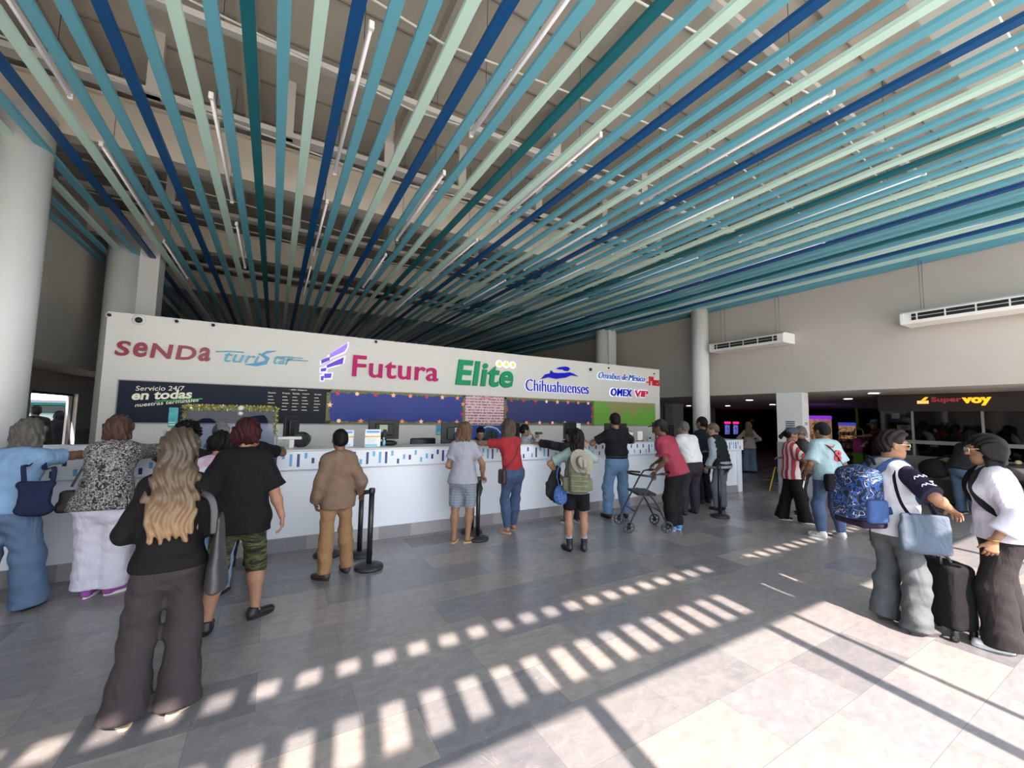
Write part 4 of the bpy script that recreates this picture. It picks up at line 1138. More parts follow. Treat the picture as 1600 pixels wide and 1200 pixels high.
# ================================================================== COUNTER
m_cw = mat('counter_white', 'e0e5f0', .35, var=.01)
YC = 6.0
def base_stone(nt, co):
    br = nt.nodes.new('ShaderNodeTexBrick'); nt.links.new(co, br.inputs['Vector']); 
    f = math2(nt, 'FRACT', math2(nt, 'MULTIPLY', math2(nt, 'FLOOR', sepaxis(nt, co, 0, 2.2), 0), .377), 0)
    base = ramp(nt, f, [(0, '83818a'), (.4, 'a39d9f'), (.7, 'b6b1b1'), (1, '8e8a90')])
    return mixc(nt, math2(nt, 'MULTIPLY', noise(nt, co, 7, 4, 1), .4), base, '77757c')
cr = empty('service_counter', (0, YC, 0), 0, 'long white ticket counter with a band of blue rectangles and stone plinth', 'counter')
b = MB(); b.box(-3.3, 10.15, .04, .12, .17, 1.02, 0); b.box(-3.3, 9.3, .12, .16, .17, 1.2, 0)
b.box(9.98, 10.15, .0, .55, 0, 1.02, 0, .004)
b.build('front_panel', [m_cw], cr)
b = MB(); b.box(-3.3, 9.95, .0 + .01, .10, 0, .17, 0); b.build('plinth', [patmat('stone_plinth', base_stone, .4)], cr)
# fascia band with the rectangle pattern
b = MB(); b.box(-3.3, 10.2, -.02, .06, 1.02, 1.262, 0, .006)
pat = 'lNnNlFLfFLMnNlNnNlFLfFLnmMLlmMNFf'
sz = {'L': (1.165, 1.235, 1), 'l': (1.06, 1.13, 1), 'm': (1.11, 1.18, 1), 'f': (1.07, 1.225, 1), 'N': (1.165, 1.235, 2), 'n': (1.05, 1.12, 2), 'M': (1.10, 1.17, 2), 'F': (1.06, 1.225, 2)}
x = -3.2; i = 0
while x < 10.1:
    z0_, z1_, mi = sz[pat[i % len(pat)]]
    if not (9.2 < x < 9.4): b.box(x - .0165, x + .0165, -.0215, -.019, z0_, z1_, mi)
    x += .0855; i += 1
b.build('fascia_band', [m_cw, mat('band_light_blue', '62a8d6', .4), mat('band_navy', '2c3a78', .4)], cr)
b = MB(); b.box(-3.3, 10.2, -.03, .55, 1.262, 1.282, 0, .005); b.build('counter_top', [mat('counter_top', 'cfd2d2', .3)], cr)
wd_ = empty('work_desk', (0, YC, 0), 0, 'long grey work desk for the clerks behind the ticket counter', 'desk')
b = MB(); b.box(-2.4, 9.6, .57, .93, .74, .77, 0, .004); b.build('desktop', [mat('shelf_grey', 'bfc2c4', .4)], wd_)
for xx in (-2.3, 0, 3.2, 6.4, 9.5): MB().box(xx - .02, xx + .02, .6, .9, 0, .74).build('leg', [m_grey], wd_)
b = MB(); b.tube([(2.4, .0, 1.02), (2.38, -.01, .99), (2.33, -.012, .965)], .004, 6); b.build('cable_end', [m_black], cr)
# return wall at the left end
r = struct(MB().box(-3.3, -2.17, 7.9, 8.1, 0, 1.26, 0, .004).build('wall_counter_return', [m_cw]))
# post with grey sign above return: handled in setting
# ================================================================== THINGS ON AND BEHIND THE COUNTER
CT = 1.282
def monitor(px, py, y, face, w_, h_, label, pole=True, sticker=None, zb=None, tilt=0):
    """flat screen monitor whose centre is seen at pixel (px,py), at depth y; face: degrees, 0 = back towards the hall"""
    p = on_y(px, py, y); z0 = zb if zb is not None else (.77 if y > 6.5 else CT)
    r = empty('computer_monitor', (p[0], y, z0), math.radians(face), label, 'monitor', 'computer monitors along the counter')
    zc = p[2] - z0
    b = MB(); b.box(-w_/2, w_/2, -.012, .018, zc - h_/2, zc + h_/2, 0, .006); b.box(-w_*.3, w_*.3, -.035, -.012, zc - h_*.3, zc + h_*.3, 0, .01); b.build('casing', [m_black], r)
    MB().box(-w_/2 + .012, w_/2 - .012, .018, .0195, zc - h_/2 + .012, zc + h_/2 - .012).build('screen', [mat('screen_dark', '20242b', .2)], r)
    MB().box(-.03, .03, -.05, -.03, 0.01, zc, 0, .004).build('stand', [m_black], r)
    MB().box(-.12, .12, -.12, .08, 0, .014, 0, .004).build('foot', [m_black], r)
    if sticker:
        for (sx, sz, sw, sh, c) in sticker:
            MB().box(sx - sw/2, sx + sw/2, -.038, -.0351, zc + sz - sh/2, zc + sz + sh/2).build('note', [mat('note_' + c, c, .6)], r)
    return r
monitor(456, 668, 6.62, 68, .52, .33, 'dark monitor turned side on with a pale blue edge right of the tinsel screen')
monitor(600, 671, 6.75, 8, .50, .31, 'dark monitor back behind the right white leaflet stand', sticker=[(-.02, .02, .13, .11, 'a8b8a4')])
monitor(711, 677, 6.7, -6, .50, .36, 'black monitor back with white paper notes, left of the woman in grey', sticker=[(.03, .06, .09, .07, 'a9a6c4'), (.14, .08, .08, .07, 'd8d6e0'), (.06, -.10, .12, .15, 'd8dade')])
monitor(806, 674, 6.8, 40, .42, .32, 'dark monitor angled beside the clerk holding a device')
monitor(818, 676, 7.3, 55, .20, .28, 'narrow dark screen edge behind the angled monitor')
monitor(892, 673, 6.6, 12, .45, .33, 'dark monitor above the person with outstretched arm', sticker=[(.20, 0, .13, .30, 'd8d8da')])
monitor(962, 672, 6.7, -4, .62, .30, 'wide dark monitor behind the man in black cap and tee')
monitor(979, 676, 6.9, 20, .16, .24, 'small dark customer screen at the right of the wide monitor')
monitor(1022, 668, 6.9, 30, .30, .26, 'dark screen above the man in maroon shirt')
monitor(1046, 673, 6.9, 10, .42, .30, 'grey backed monitor between the maroon shirt and the white shirt')
monitor(1104, 676, 6.6, 0, .62, .42, 'large black monitor behind the man in dark suit')
# leaflet stands
def leaflet(px0, px1, py0, py1, y, label):
    a = on_y(px0, py1, y); c = on_y(px1, py0, y); w_ = c[0] - a[0]; h_ = c[2] - CT
    r = empty('leaflet_stand', ((a[0] + c[0]) / 2, y, CT), 0, label, 'leaflet stand', 'white leaflet stands on the counter')
    MB().box(-w_/2, w_/2, -.01, .01, 0, h_, 0, .002).build('sheet', [mat('leaflet_white', 'e9ecf2', .5)], r)
    MB().box(-w_*.42, w_*.42, -.0125, -.01, h_*.80, h_*.93).build('header', [mat('leaflet_blue', '7fb3e0', .5)], r)
    lettering(r, 'Horario de', -w_*.32, w_*.32, h_*.835, h_*.89, -.0125, mat('leaflet_ink', '2f5c9a', .5), depth=.001, split=False)
    MB().box(-w_*.5, w_*.5, -.0125, -.01, h_*.55, h_*.63).build('band', [mat('leaflet_orange', 'efb45e', .5)], r)
    b = MB()
    for q in range(4): b.box(-w_*.35, w_*(.25 - .05*q), -.0115, -.01, h_*(.46 - .07*q), h_*(.475 - .07*q))
    b.build('print_rows', [mat('leaflet_grey', 'b7bcc8', .5)], r)
    MB().box(-w_*.5, w_*.3, -.0125, -.01, h_*.03, h_*.16).build('footer', [mat('leaflet_cyan', '9fd0ec', .5)], r)
    MB().box(-w_/2, w_/2, .01, .09, 0, .01, 0, .002).build('foot', [mat('acrylic', 'dfe6ec', .2)], r)
leaflet(526, 553, 672, 703, 6.35, 'white printed leaflet stand just right of the head of the man in brown')
leaflet(569, 595, 671, 703, 6.2, 'white printed leaflet stand with orange stripe in front of a dark monitor')
def small_sheet(px, py0, y, w_, label, base=True, colr='f0eee8'):
    p = on_y(px, py0, y); h_ = p[2] - CT
    r = empty('counter_sign', (p[0], y, CT), 0, label, 'counter sign', 'small paper signs on the counter')
    MB().box(-w_/2, w_/2, -.004, .004, 0.02, h_, 0, .001).build('sheet', [mat('sheet_' + colr, colr, .6)], r)
    b = MB(); 
    for q in range(5): b.box(-w_*.34, w_*(.32 - .06 * (q % 3)), -.0055, -.004, h_*(.78 - .11*q), h_*(.80 - .11*q))
    b.build('print_rows', [mat('leaflet_grey', 'b7bcc8', .5)], r)
    MB().box(-w_*.6, w_*.6, -.03, .03, 0, .022, 0, .003).build('wooden_base', [mat('brown_wood', '9a5a3c', .5)], r)
small_sheet(984, 676, 6.15, .17, 'cream paper sign in a brown base on the counter right of the man in black')
small_sheet(1000, 674, 6.15, .14, 'white paper sign in a brown base on the counter left of the man in maroon')
# poster strips
def strip(px0, px1, py0, py1, y, label, c1, name='small_poster'):
    a = on_y(px0, py1, y); c = on_y(px1, py0, y)
    r = empty(name, ((a[0] + c[0]) / 2, y, a[2]), 0, label, 'poster')
    w_ = c[0] - a[0]; h_ = c[2] - a[2]
    MB().box(-w_/2, w_/2, -.004, .004, 0, h_).build('sheet', [mat('strip_' + c1, c1, .5, var=.25, vscale=14)], r)
    MB().box(-w_*.4, w_*.4, -.006, -.004, h_*.12, h_*.16).build('print', [m_white], r); MB().box(-w_*.4, w_*.3, -.006, -.004, h_*.24, h_*.27).build('print', [m_white], r)
    return r, w_, h_
# tinsel framed glass screen on the counter at left
ya = 6.30
A = on_y(284, 700, ya)[0]; Bx = on_y(428, 700, ya)[0]; zt = on_y(350, 637, ya)[2]
r = empty('glass_screen', ((A + Bx) / 2, ya, CT), 0, 'clear counter screen edged with gold tinsel above the group at left', 'screen')
w2 = (Bx - A) / 2; hh = zt - CT
MB().box(-w2, w2, -.004, .004, 0, hh).build('pane', [glassmat('clear_acrylic', 'dfe4f4', .02)], r)
b = MB()
rr = random.Random(5)
path = [(-w2, t) for t in np.linspace(.10, hh, 9)] + [(t, hh) for t in np.linspace(-w2, w2, 44)[1:-1]] + [(w2, t) for t in np.linspace(hh, .18, 8)]
bt = [MB(), MB(), MB()]
for i in range(len(path) - 1):
    a0, a1 = path[i], path[i + 1]
    for q in range(36):
        t = rr.random(); cx_ = a0[0] + (a1[0] - a0[0]) * t; cz_ = a0[1] + (a1[1] - a0[1]) * t
        th = rr.random() * 2 * PI; ph = rr.random() * PI; L_ = .024 + .022 * rr.random()
        d = np.array([math.sin(ph) * math.cos(th), math.sin(ph) * math.sin(th), math.cos(ph)]) * L_; n_ = np.array([rr.random() - .5, rr.random() - .5, rr.random() - .5]); n_ = nrm(n_) * .005
        c = np.array([cx_, 0, cz_])
        bt[rr.randrange(3)].add([c - n_, c + n_, c + d + n_, c + d - n_], [(0, 1, 2, 3)])
tb_ = MB(); tb_.tube([(a, 0, c) for a, c in path], .006, 6); ts = tb_.build('tinsel_core', [mat('tinsel_dark', '6b6a30', .4)], r)
for q, (c, nm) in enumerate((('cfc46a', 'gold'), ('8a9440', 'green'), ('eee8c8', 'pale'))):
    o = bt[q].build('tinsel_' + nm, [mat('tinsel_' + nm, c, .25, metal=.7)], r); o['kind'] = 'stuff'
MB().sphere((w2 * .18, -.01, hh), .035, 6).build('bow', [mat('bow_silver', 'd5d5da', .3)], r)
MB().sphere((w2 * .18, -.01, hh - .07), .028, 6).build('bow', [mat('bow_silver', 'd5d5da', .3)], r)
strip(262, 279, 637, 668, 6.28, 'teal poster with a bus print at the left side of the tinsel screen', '3a9aa0')
MB_ = MB(); p = on_y(259, 690, 6.3); MB_.box(p[0] - .03, p[0] + .0, 6.28, 6.32, CT, on_y(259, 672, 6.3)[2]); tag(MB_.build('display_post', [mat('post_grey', 'a0a4a8', .4)]), 'short grey upright post under the teal poster', 'post')
strip(681, 690, 661, 680, YS - .002, 'narrow turquoise card left of the black monitor with notes', '4aa0b8')
# receipt printer trolley and desk fan
p = on_y(455, 700, 6.35)
r = empty('ticket_printer', (p[0], 6.35, CT), 0, 'white ticket printer arm on the counter below the side on monitor', 'printer')
MB().box(-.17, .12, -.05, .08, .11, .15, 0, .008).build('tray', [m_white], r); MB().box(-.03, .03, -.03, .03, 0, .11, 0, .004).build('post', [m_white], r); MB().box(-.22, -.12, -.05, .07, 0, .015, 0, .004).build('base', [m_grey], r); MB().box(-.19, -.17, -.01, .01, 0.01, .17).build('arm', [m_grey], r)
p = on_y(468, 697, 6.35)
r = empty('desk_fan', (p[0] + .02, 6.38, CT), math.radians(15), 'round black desk fan lying low on the counter beside the printer', 'fan')
b = MB(); b.tube([(.115 * math.cos(a), 0, .105 + .115 * math.sin(a) * .9) for a in np.linspace(0, 2*PI, 25)], .008, 6)
for q in range(10):
    a = q * PI / 10; b.tube([(.11 * math.cos(a), -.02, .105 + .1 * math.sin(a)), (0, -.035, .105), (-.11 * math.cos(a), -.02, .105 - .1 * math.sin(a))], .003, 5)
b.build('guard', [m_black], r)
b = MB(); b.sphere((0, 0, .105), .10, 8, 0, (1, .12, 1)); b.sphere((0, .03, .105), .045, 8, 0, (1, 1.2, 1)); b.build('blades', [mat('fan_dark', '1e2228', .4)], r)
# office chair behind the counter
def office_chair(px, py, y, rot, label):
    p = on_y(px, py, y)
    r = empty('office_chair', (p[0], y, 0), math.radians(rot), label, 'chair'); zt_ = p[2]
    sdf('backrest', [rbox((0, 0, zt_ - .22), (.235, .03, .24), .03), ell((0, .02, zt_ - .2), (.2, .04, .2))], .012, m_black, r)
    sdf('seat', [rbox((0, -.25, .52), (.24, .24, .04), .035)], .014, m_black, r)
    MB().tube([(0, -.25, .10), (0, -.25, .5)], .025, 12).build('column', [m_grey], r)
    MB().tube([(0, -.05, .50), (0, .03, .56), (0, .03, zt_ - .3)], .018, 8).build('back_bar', [m_black], r)
    for q in range(5):
        a = q * 2 * PI / 5; lg_ = MB().tube([(0, -.25, .11), (.27 * math.cos(a), -.25 + .27 * math.sin(a), .07)], [.022, .014], 8).build('leg', [m_black], r)
        MB().sphere((.27 * math.cos(a), -.25 + .27 * math.sin(a), .03), .03, 6).build('caster', [m_black], lg_)
office_chair(661, 686, 7.2, 180, 'empty black office chair behind the counter under the blue garland screen')
office_chair(1041, 684, 7.35, 170, 'black chair back behind the counter between the maroon shirt and the white shirt')
# things on the counter top in front of chairs
p = on_y(615, 699, 6.5)
r = empty('hand_sanitizer', (on_y(600, 690, 6.3)[0], 6.3, CT), 0, 'small blue dispenser bottle beside the right leaflet stand', 'bottle')
MB().lathe([(.022, 0), (.022, .08), (.008, .09), (.008, .11)], (0, 0, 0), 14).build('bottle', [mat('bottle_blue', '8fc4de', .2)], r); MB().box(-.02, .008, -.006, .006, .11, .125).build('pump', [m_white], r)
r = tag(sdf('leather_bag', [ell((0, 0, .035), (.13, .07, .045)), rbox((-.13, 0, .018), (.08, .05, .018), .012)], .008, m_black, None, loc=(on_y(607, 699, 6.4)[0], 6.4, CT)), 'low black bag lying on the counter right of the leaflet stands', 'bag')
# tablet and small items near the far end
p = on_y(1014, 690, 6.2)
r = empty('card_reader', (p[0], 6.2, CT), 0, 'pale card reader on the counter beside the man in maroon', 'card reader'); MB().box(-.04, .04, -.03, .03, 0, .09, 0, .008).build('body', [mat('pale_blue_plastic', 'a9c6d6', .4)], r); MB().box(-.03, .03, -.032, -.03, .04, .08).build('screen', [m_black], r)
p = on_y(1052, 690, 6.75)
tag(MB().box(p[0] + .10, p[0] + .42, 7.0, 7.25, .77, p[2] + .02, 0, .01).build('office_printer', [m_white]), 'low white office machine behind the counter left of the white shirted man', 'printer')

# ================================================================== QUEUE POSTS
def post(px, py, h_, label, rot=0, belt=None):
    p = on_z(px, py)
    r = empty('queue_post', (p[0], p[1], 0), math.radians(rot), label, 'queue post', 'black queue posts along the counter')
    MB().lathe([(.155, 0), (.16, .012), (.155, .035), (.10, .05), (.05, .058), (.035, .06)], (0, 0, 0), 40).build('base', [mat('rubber_black', '24262b', .55)], r)
    MB().lathe([(.030, .055), (.030, h_ - .06)], (0, 0, 0), 24).build('pole', [mat('post_black', '1d1f24', .35)], r)
    MB().lathe([(.033, h_ - .06), (.036, h_ - .05), (.036, h_ - .008), (.03, h_)], (0, 0, 0), 24).build('head', [m_black], r)
    if belt: MB().tube(belt, .02, 6, 0, flat=(.05, .004), up=(0, 0, 1)).build('belt', [mat('belt_green', '1c3b36', .6)], r)
    return r
post(576, 888, .90, 'front black queue post right of the man in brown jacket', belt=[(0, 0, .86), (-.05, .05, .85), (-.09, .12, .83)])
post(561, 868, .86, 'rear black queue post behind the front one beside the man in brown')
p = on_z(511, 868); 
r = empty('queue_post', (p[0], p[1], 0), 0, 'queue post hidden behind the legs of the man in brown, base showing', 'queue post', 'black queue posts along the counter')
MB().lathe([(.155, 0), (.16, .012), (.155, .035), (.10, .05), (.05, .058), (.035, .06)], (0, 0, 0), 40).build('base', [mat('rubber_black', '24262b', .55)], r); MB().lathe([(.03, .055), (.03, .5)], (0, 0, 0), 20).build('pole', [m_black], r)
post(746, 843, .88, 'front black queue post held by the woman in grey tee', belt=[(0, 0, .85), (.05, .03, .82), (.07, .05, .70), (.04, .03, .60)])
post(737, 832, .86, 'rear black queue post behind the one held by the woman in grey tee')
post(1125, 808, .92, 'black queue post in front of the man in padded vest', belt=[(0, 0, .88), (-.10, .04, .89), (-.22, .10, .89)])

# ================================================================== AIR CONDITIONERS
def aircon(x0y, y0, y1, z0, label, x=10.32):
    r = empty('air_conditioner', (x + .25, (y0 + y1) / 2, z0), 0, label, 'air conditioner', 'white ceiling units on the right wall')
    L_ = (y1 - y0) / 2
    pf = [(-.30, .04), (-.27, 0), (.22, 0), (.22, .24), (-.22, .24), (-.30, .20)]
    b = MB(); b.prism([(a, c) for a, c in pf], -L_, L_, 'xz'); b.build('casing', [mat('ac_white', 'e4e3e0', .4)], r)
    b = MB()
    for sg in (-1, 1): MB().prism([(a * 1.03, c * 1.02 - .002) for a, c in pf], sg * L_, sg * (L_ + .05), 'xz').build('end_cap', [mat('ac_white', 'e4e3e0', .4)], r)
    b = MB(); b.add([(-.3045, -L_ * .9, .055), (-.3045, L_ * .88, .055), (-.3045, L_ * .88, .175), (-.3045, -L_ * .9, .175), (-.29, -L_ * .9, .055), (-.29, L_ * .88, .055), (-.29, L_ * .88, .175), (-.29, -L_ * .9, .175)], [(0,1,2,3),(4,7,6,5),(0,4,5,1),(1,5,6,2),(2,6,7,3),(3,7,4,0)]); g = b.build('air_outlet', [m_black], r)
    for q in range(5):
        yy = -L_ * .8 + q * L_ * .4; MB().box(-.309, -.30, yy - .012, yy + .010, .055, .175).build('vane', [m_white], g)
    MB().box(-.308, -.30, -L_ * .9, L_ * .88, .112, .120).build('louvre', [m_white], g)
    MB().box(-.2, -.16, -L_ * .75, -L_ * .6, -.002, .001).build('badge', [m_grey], r)
    for yy in (-L_ * .78, L_ * .78):
        for xx in (-.12, .05): MB().tube([(xx, yy, .2), (xx, yy, 4.95 - z0)], .006, 6).build('hanger_rod', [m_grey], r)
aircon(0, 5.05, 6.85, 3.62, 'white ceiling air conditioner hanging by rods beside the round column')
aircon(0, 1.0, 2.85, 3.62, 'white ceiling air conditioner hanging by rods at the right edge', x=10.25)

# ================================================================== HALL ON THE RIGHT
for i, (px, py) in enumerate(((1076, 634), (1137, 634), (1171, 625), (1207, 632), (1187, 644), (1365, 614), (1325, 623), (1577, 615), (1068, 645))):
    p = on_z(px, py, 2.45)
    if p[1] < 0 or p[0] > 29.5 or p[1] > 19.8: continue
    r = empty('downlight', (p[0], p[1], 2.45), 0, 'round ceiling downlight in the low hall, %s from the left' % ordw[[1068, 1076, 1137, 1171, 1187, 1207, 1325, 1365, 1577].index(px)], 'downlight', 'downlights in the low hall ceiling')
    MB().lathe([(.13, -.006), (.13, 0)], (0, 0, 0), 20).build('ring', [m_white], r)
    MB().lathe([(.10, -.010), (.10, -.006)], (0, 0, 0), 20).build('lens', [mat('lamp_lit', 'eef2ff', .5, emit=9)], r)
for (px0, px1, y) in ((1051, 1068, 12.0), (1108, 1118, 14.5), (1033, 1041, 12.6)):
    a = on_y(px0, 660, y); c = on_y(px1, 660, y)
    if a[0] < XW + .35: a[0] = XW + .35
    b = MB(); b.box(a[0], max(c[0], a[0] + .35), y, y + .4, 0, 2.45); struct(b.build('wall_hall_column', [mat('hall_white', 'b5b6ba', .7)]))
# dark partition and neon gaming machines in the distance
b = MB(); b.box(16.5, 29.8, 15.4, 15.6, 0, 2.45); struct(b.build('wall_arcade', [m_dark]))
p0 = on_y(1136, 676, 14.6)
neon = None
for i, px in enumerate((1136, 1149)):
    p = on_y(px, 660, 14.4)
    lab = 'dark arcade machine with pink neon topper, %s one, far in the hall' % ('left' if i == 0 else 'right')
    if neon is None:
        neon = empty('arcade_machine', (0, 0, 0))
        MB().box(-.25, .25, 0, .55, 0, 1.75, 0, .02).build('cabinet', [mat('cabinet_navy', '1a1c2c', .4)], neon)
        MB().box(-.22, .22, -.02, 0, .95, 1.5).build('screen', [screenmat('arcade_screen', lambda nt, co: ramp(nt, noise(nt, co, 9, 4, 1), [(0, '0a0a18'), (.45, '24265c'), (.55, '6a6fc0'), (.62, '1c1f4c'), (1, 'c04a80')]), .9)], neon)
        MB().box(-.25, .25, -.06, 0, 1.56, 1.68).build('topper', [mat('neon_pink', 'd0205a', .4, emit=1.6)], neon)
        MB().box(-.24, .24, -.14, 0, .72, .82, 0, .01).build('control_panel', [m_black], neon); o = neon
    else: o = copy_tree(neon)
    o.location = (p[0], 14.4, 0); tag(o, lab, 'arcade machine', 'arcade machines in the dark hall')
o = copy_tree(neon); p = on_y(1047, 662, 13.5); o.location = (p[0] + .1, 13.5, 0); o.scale = (.9, .9, 1); tag(o, 'neon topped machine seen just right of the sign wall between hall columns', 'arcade machine', 'arcade machines in the dark hall')
# red ball lamp sign above the distant woman
p = on_y(1175, 657, 12.5); r = empty('red_balloon', (p[0], 12.5, p[2]), 0, 'round red ball above the blonde distant woman', 'ball'); MB().sphere((0, 0, 0), .09, 8).build('ball', [mat('red_ball', 'c03a2c', .4)], r); MB().tube([(0, 0, .05), (0, 0, 2.44 - p[2])], .004, 5).build('string', [m_black], r)
# notices on the pier
def notice(x, y, z, w_, h_, label, axis, rows=5):
    r = empty('notice_sheet', (x, y, z), math.radians(-90) if axis == 'x' else 0, label, 'notice')
    MB().box(-w_/2, w_/2, -.006, 0, 0, h_).build('sheet', [mat('notice_white', 'd3d6dc', .6)], r)
    b = MB(); 
    for q in range(rows): b.box(-w_*.46, w_*.46, -.008, -.006, h_*(.04 + q * .96 / rows), h_*(.04 + (q + .55) * .96 / rows))
    b.build('print_rows', [mat('print_navy', '3a4256', .6)], r)
notice(XW - .001, 5.17, on_x(1232, 676, XW)[2], .22, .30, 'notice with stacked dark lines on the pier face above the striped shirt', 'x', 6)
notice(XW + .14, 4.899, on_y(1260, 664, 4.9)[2], .14, .07, 'tiny dark label high on the narrow side of the pier', 'y', 2)
notice(XW + .14, 4.899, on_y(1260, 684, 4.9)[2], .13, .12, 'small paper notice lower on the narrow side of the pier', 'y', 3)
# yellow wet floor sign behind the striped shirt
p = on_z(1214, 768)
r = empty('wet_floor_sign', (p[0], p[1], 0), math.radians(30), 'yellow folding floor sign half hidden behind the striped shirt', 'floor sign')
ym = mat('sign_yellow', 'e2c021', .5)
for sg in (-1, 1):
    b = MB(); b.add([(-.14, sg * .16, 0), (.14, sg * .16, 0), (.10, sg * .015, .6), (-.10, sg * .015, .6), (-.14, sg * .16 + .012, 0), (.14, sg * .16 + .012, 0), (.10, sg * .015 + .012, .6), (-.10, sg * .015 + .012, .6)], [(0,1,2,3),(4,7,6,5),(0,4,5,1),(1,5,6,2),(2,6,7,3),(3,7,4,0)]); b.build('panel', [ym], r)
# ---- shop
XS = 13.2
def onxs(px, py): return on_x(px, py, XS)
ys0, ys1 = -1.7, 4.25
b = MB(); b.box(XS - .06, XS + .04, ys0, ys1, 2.04, 2.449); struct(b.build('wall_shop_fascia', [mat('shop_dark', '2c2422', .5)]))
b = MB(); b.box(XS + 3.6, XS + 3.8, ys0, ys1, 0, 2.45); b.box(XS + .05, XS + 3.6, ys1 - .08, ys1, 0, 2.45); struct(b.build('wall_shop', [mat('shop_wall', '3a3836', .8)]))
r = empty('shop_sign', (XS - .06, 4.0, 2.1), math.radians(-90), 'lit shop sign, dark red and orange rounded letters with a cup emblem', 'sign')
ya0 = onxs(1457, 628)[1]; ya1 = onxs(1504, 628)[1]; yb1 = onxs(1551, 628)[1]
lettering(r, 'Super', 4.0 - ya0, 4.0 - ya1, .12, .27, 0, mat('shop_red', '8c2f3a', .4, emit=.35), off=.03, depth=.03, spacing=1.05)
lettering(r, 'voy', 4.0 - ya1 + .01, 4.0 - yb1, .065, .245, 0, mat('shop_orange', 'f2a01c', .4, emit=1.0), off=.045, depth=.03, spacing=1.05)
yc = 4.0 - onxs(1445, 628)[1]
MB().prism([(yc - .11, .12), (yc + .08, .12), (yc + .08, .19), (yc - .11, .19)], -.03, 0).build('emblem', [mat('shop_amber', 'f0a860', .4, emit=.8)], r)
MB().prism([(yc - .04, .20), (yc + .02, .20), (yc + .08, .27), (yc + .03, .27)], -.03, 0).build('emblem', [mat('shop_orange', 'f2a01c', .4, emit=1.0)], r)
# glazing and frames
r = empty('shop_window', (XS, 2, 0), 0, 'dark shop glazing with thin pale mullions under the lit sign', 'shop window')
MB().box(-.005, .005, ys0 - 2, ys1 - 2, 1.0, 2.04).build('pane', [glassmat('shop_glass', 'a8aaa8', .05)], r)
for px in (1427, 1537, 1640):
    y_ = onxs(px, 670)[1]; MB().box(-.03, .03, y_ - 2 - .02, y_ - 2 + .02, 1.0, 2.04).build('mullion', [mat('mullion_grey', '8c8a84', .4)], r)
MB().box(-.06, .05, ys0 - 2, ys1 - 2, 1.28, 1.36).build('ledge', [mat('ledge_grey', '8b8b86', .4)], r)
MB().box(-.05, .05, ys0 - 2, ys1 - 2, 0, 1.0).build('stall_riser', [mat('riser_grey', '77766f', .5)], r)
MB().box(-.56, -.06, ys0 - 2, ys1 - 2, .55, .62).build('display_shelf', [mat('riser_pale', '8d8c84', .5)], r)
# food display case in front
b = MB(); 
r = empty('display_case', (XS - .84, 1.6, 0), 0, 'pale food display case at the shop front by the right edge', 'display case')
MB().box(-.25, .25, -1.2, 1.1, 0, .95, 0, .01).build('cabinet', [mat('case_grey', '9a988e', .5)], r); MB().box(-.25, .25, -1.2, 1.1, .95, .99, 0, .004).build('worktop', [mat('top_dark', '3a3632', .3)], r)
MB().box(-.26, -.25, -1.2, -.55, .35, .85).build('yellow_panel', [mat('panel_yellow', 'c9a83c', .5)], r)
shelfgoods = ['8c3a2c', 'c98a4a', 'd8c8a0', '5a7a3c', 'a84a3a', 'e0b050', 'b06a50']
for i in range(12):
    c = shelfgoods[i % 7]
    o = sdf('packaged_food', [ell((0, 0, .045), (.055, .05, .045))], .012, mat('food_' + c, c, .5), None, None, loc=(XS - .89 + .1 * (i % 2), .6 + i * .15, .99))
    tag(o, 'small rounded food pack on the shop display case, %s from the left' % ordw[11 - i], 'food pack', 'food packs on the display case')
# posters on the shop wall (inside, behind glass)
for i, (px, py, w_, h_, c, lab) in enumerate(((1412, 656, .35, .14, '6a6f66', 'grey green framed panel high behind the shop glass'), (1413, 668, .32, .15, '8a8d86', 'pale grey framed panel below the green one behind the shop glass'), (1400, 650, .45, .4, '22304a', 'dark blue screen with a white figure behind the shop glass'))):
    p = on_x(px, py, XS + .03); w_ *= .8; h_ *= .8; r = empty('framed_picture', (XS + .028, p[1], p[2]), math.radians(-90), lab, 'picture')
    MB().box(-w_/2, w_/2, -.02, 0, -h_/2, h_/2).build('panel', [mat('pan_' + c, c, .5, emit=.25)], r); MB().box(-w_*.2, w_*.2, -.024, -.02, -h_*.2, h_*.2).build('print', [mat('pan_dark', '39403c', .5) if i < 2 else m_white], r)
# green charging kiosk
p = on_z(1345, 741)
r = empty('kiosk_stand', (p[0], p[1], 0), math.radians(-100), 'lime green kiosk stand with a magenta panel and arched handle', 'kiosk')
lg = mat('lime', '6fa336', .4)
KS = .62
MB().box(-.30*KS, .30*KS, -.28, .28, 0, .05, 0, .01).build('base', [lg], r); MB().box(-.24*KS, .24*KS, -.10, .10, .05, .72, 0, .02).build('body', [lg], r)
MB().box(-.235*KS, .235*KS, -.11, .09, .72, 1.22, 0, .02).build('magenta_panel', [mat('magenta_panel', 'c43a8c', .4, var=.2, vscale=6)], r)
b = MB(); b.tube([(-.13, 0, 1.2), (-.13, 0, 1.45), (-.09, 0, 1.54), (.09, 0, 1.54), (.13, 0, 1.45), (.13, 0, 1.2)], .025, 10); b.build('handle', [mat('handle_pale', 'a8cf88', .4)], r)
b = MB(); b.tube([(-.02, 0, 1.5), (-.03, 0, 2.20), (-.06, 0, 2.30)], .042, 10); b.build('pole', [lg], r)
# desk beside the kiosk
p = on_z(1362, 735); r = tag(MB().box(p[0], p[0] + .5, p[1] - .75, p[1] - .1, 0, 1.1, 0, .01).build('reception_desk', [mat('desk_grey', '8a8984', .5)]), 'plain grey desk between the green kiosk and the man in maroon', 'desk')
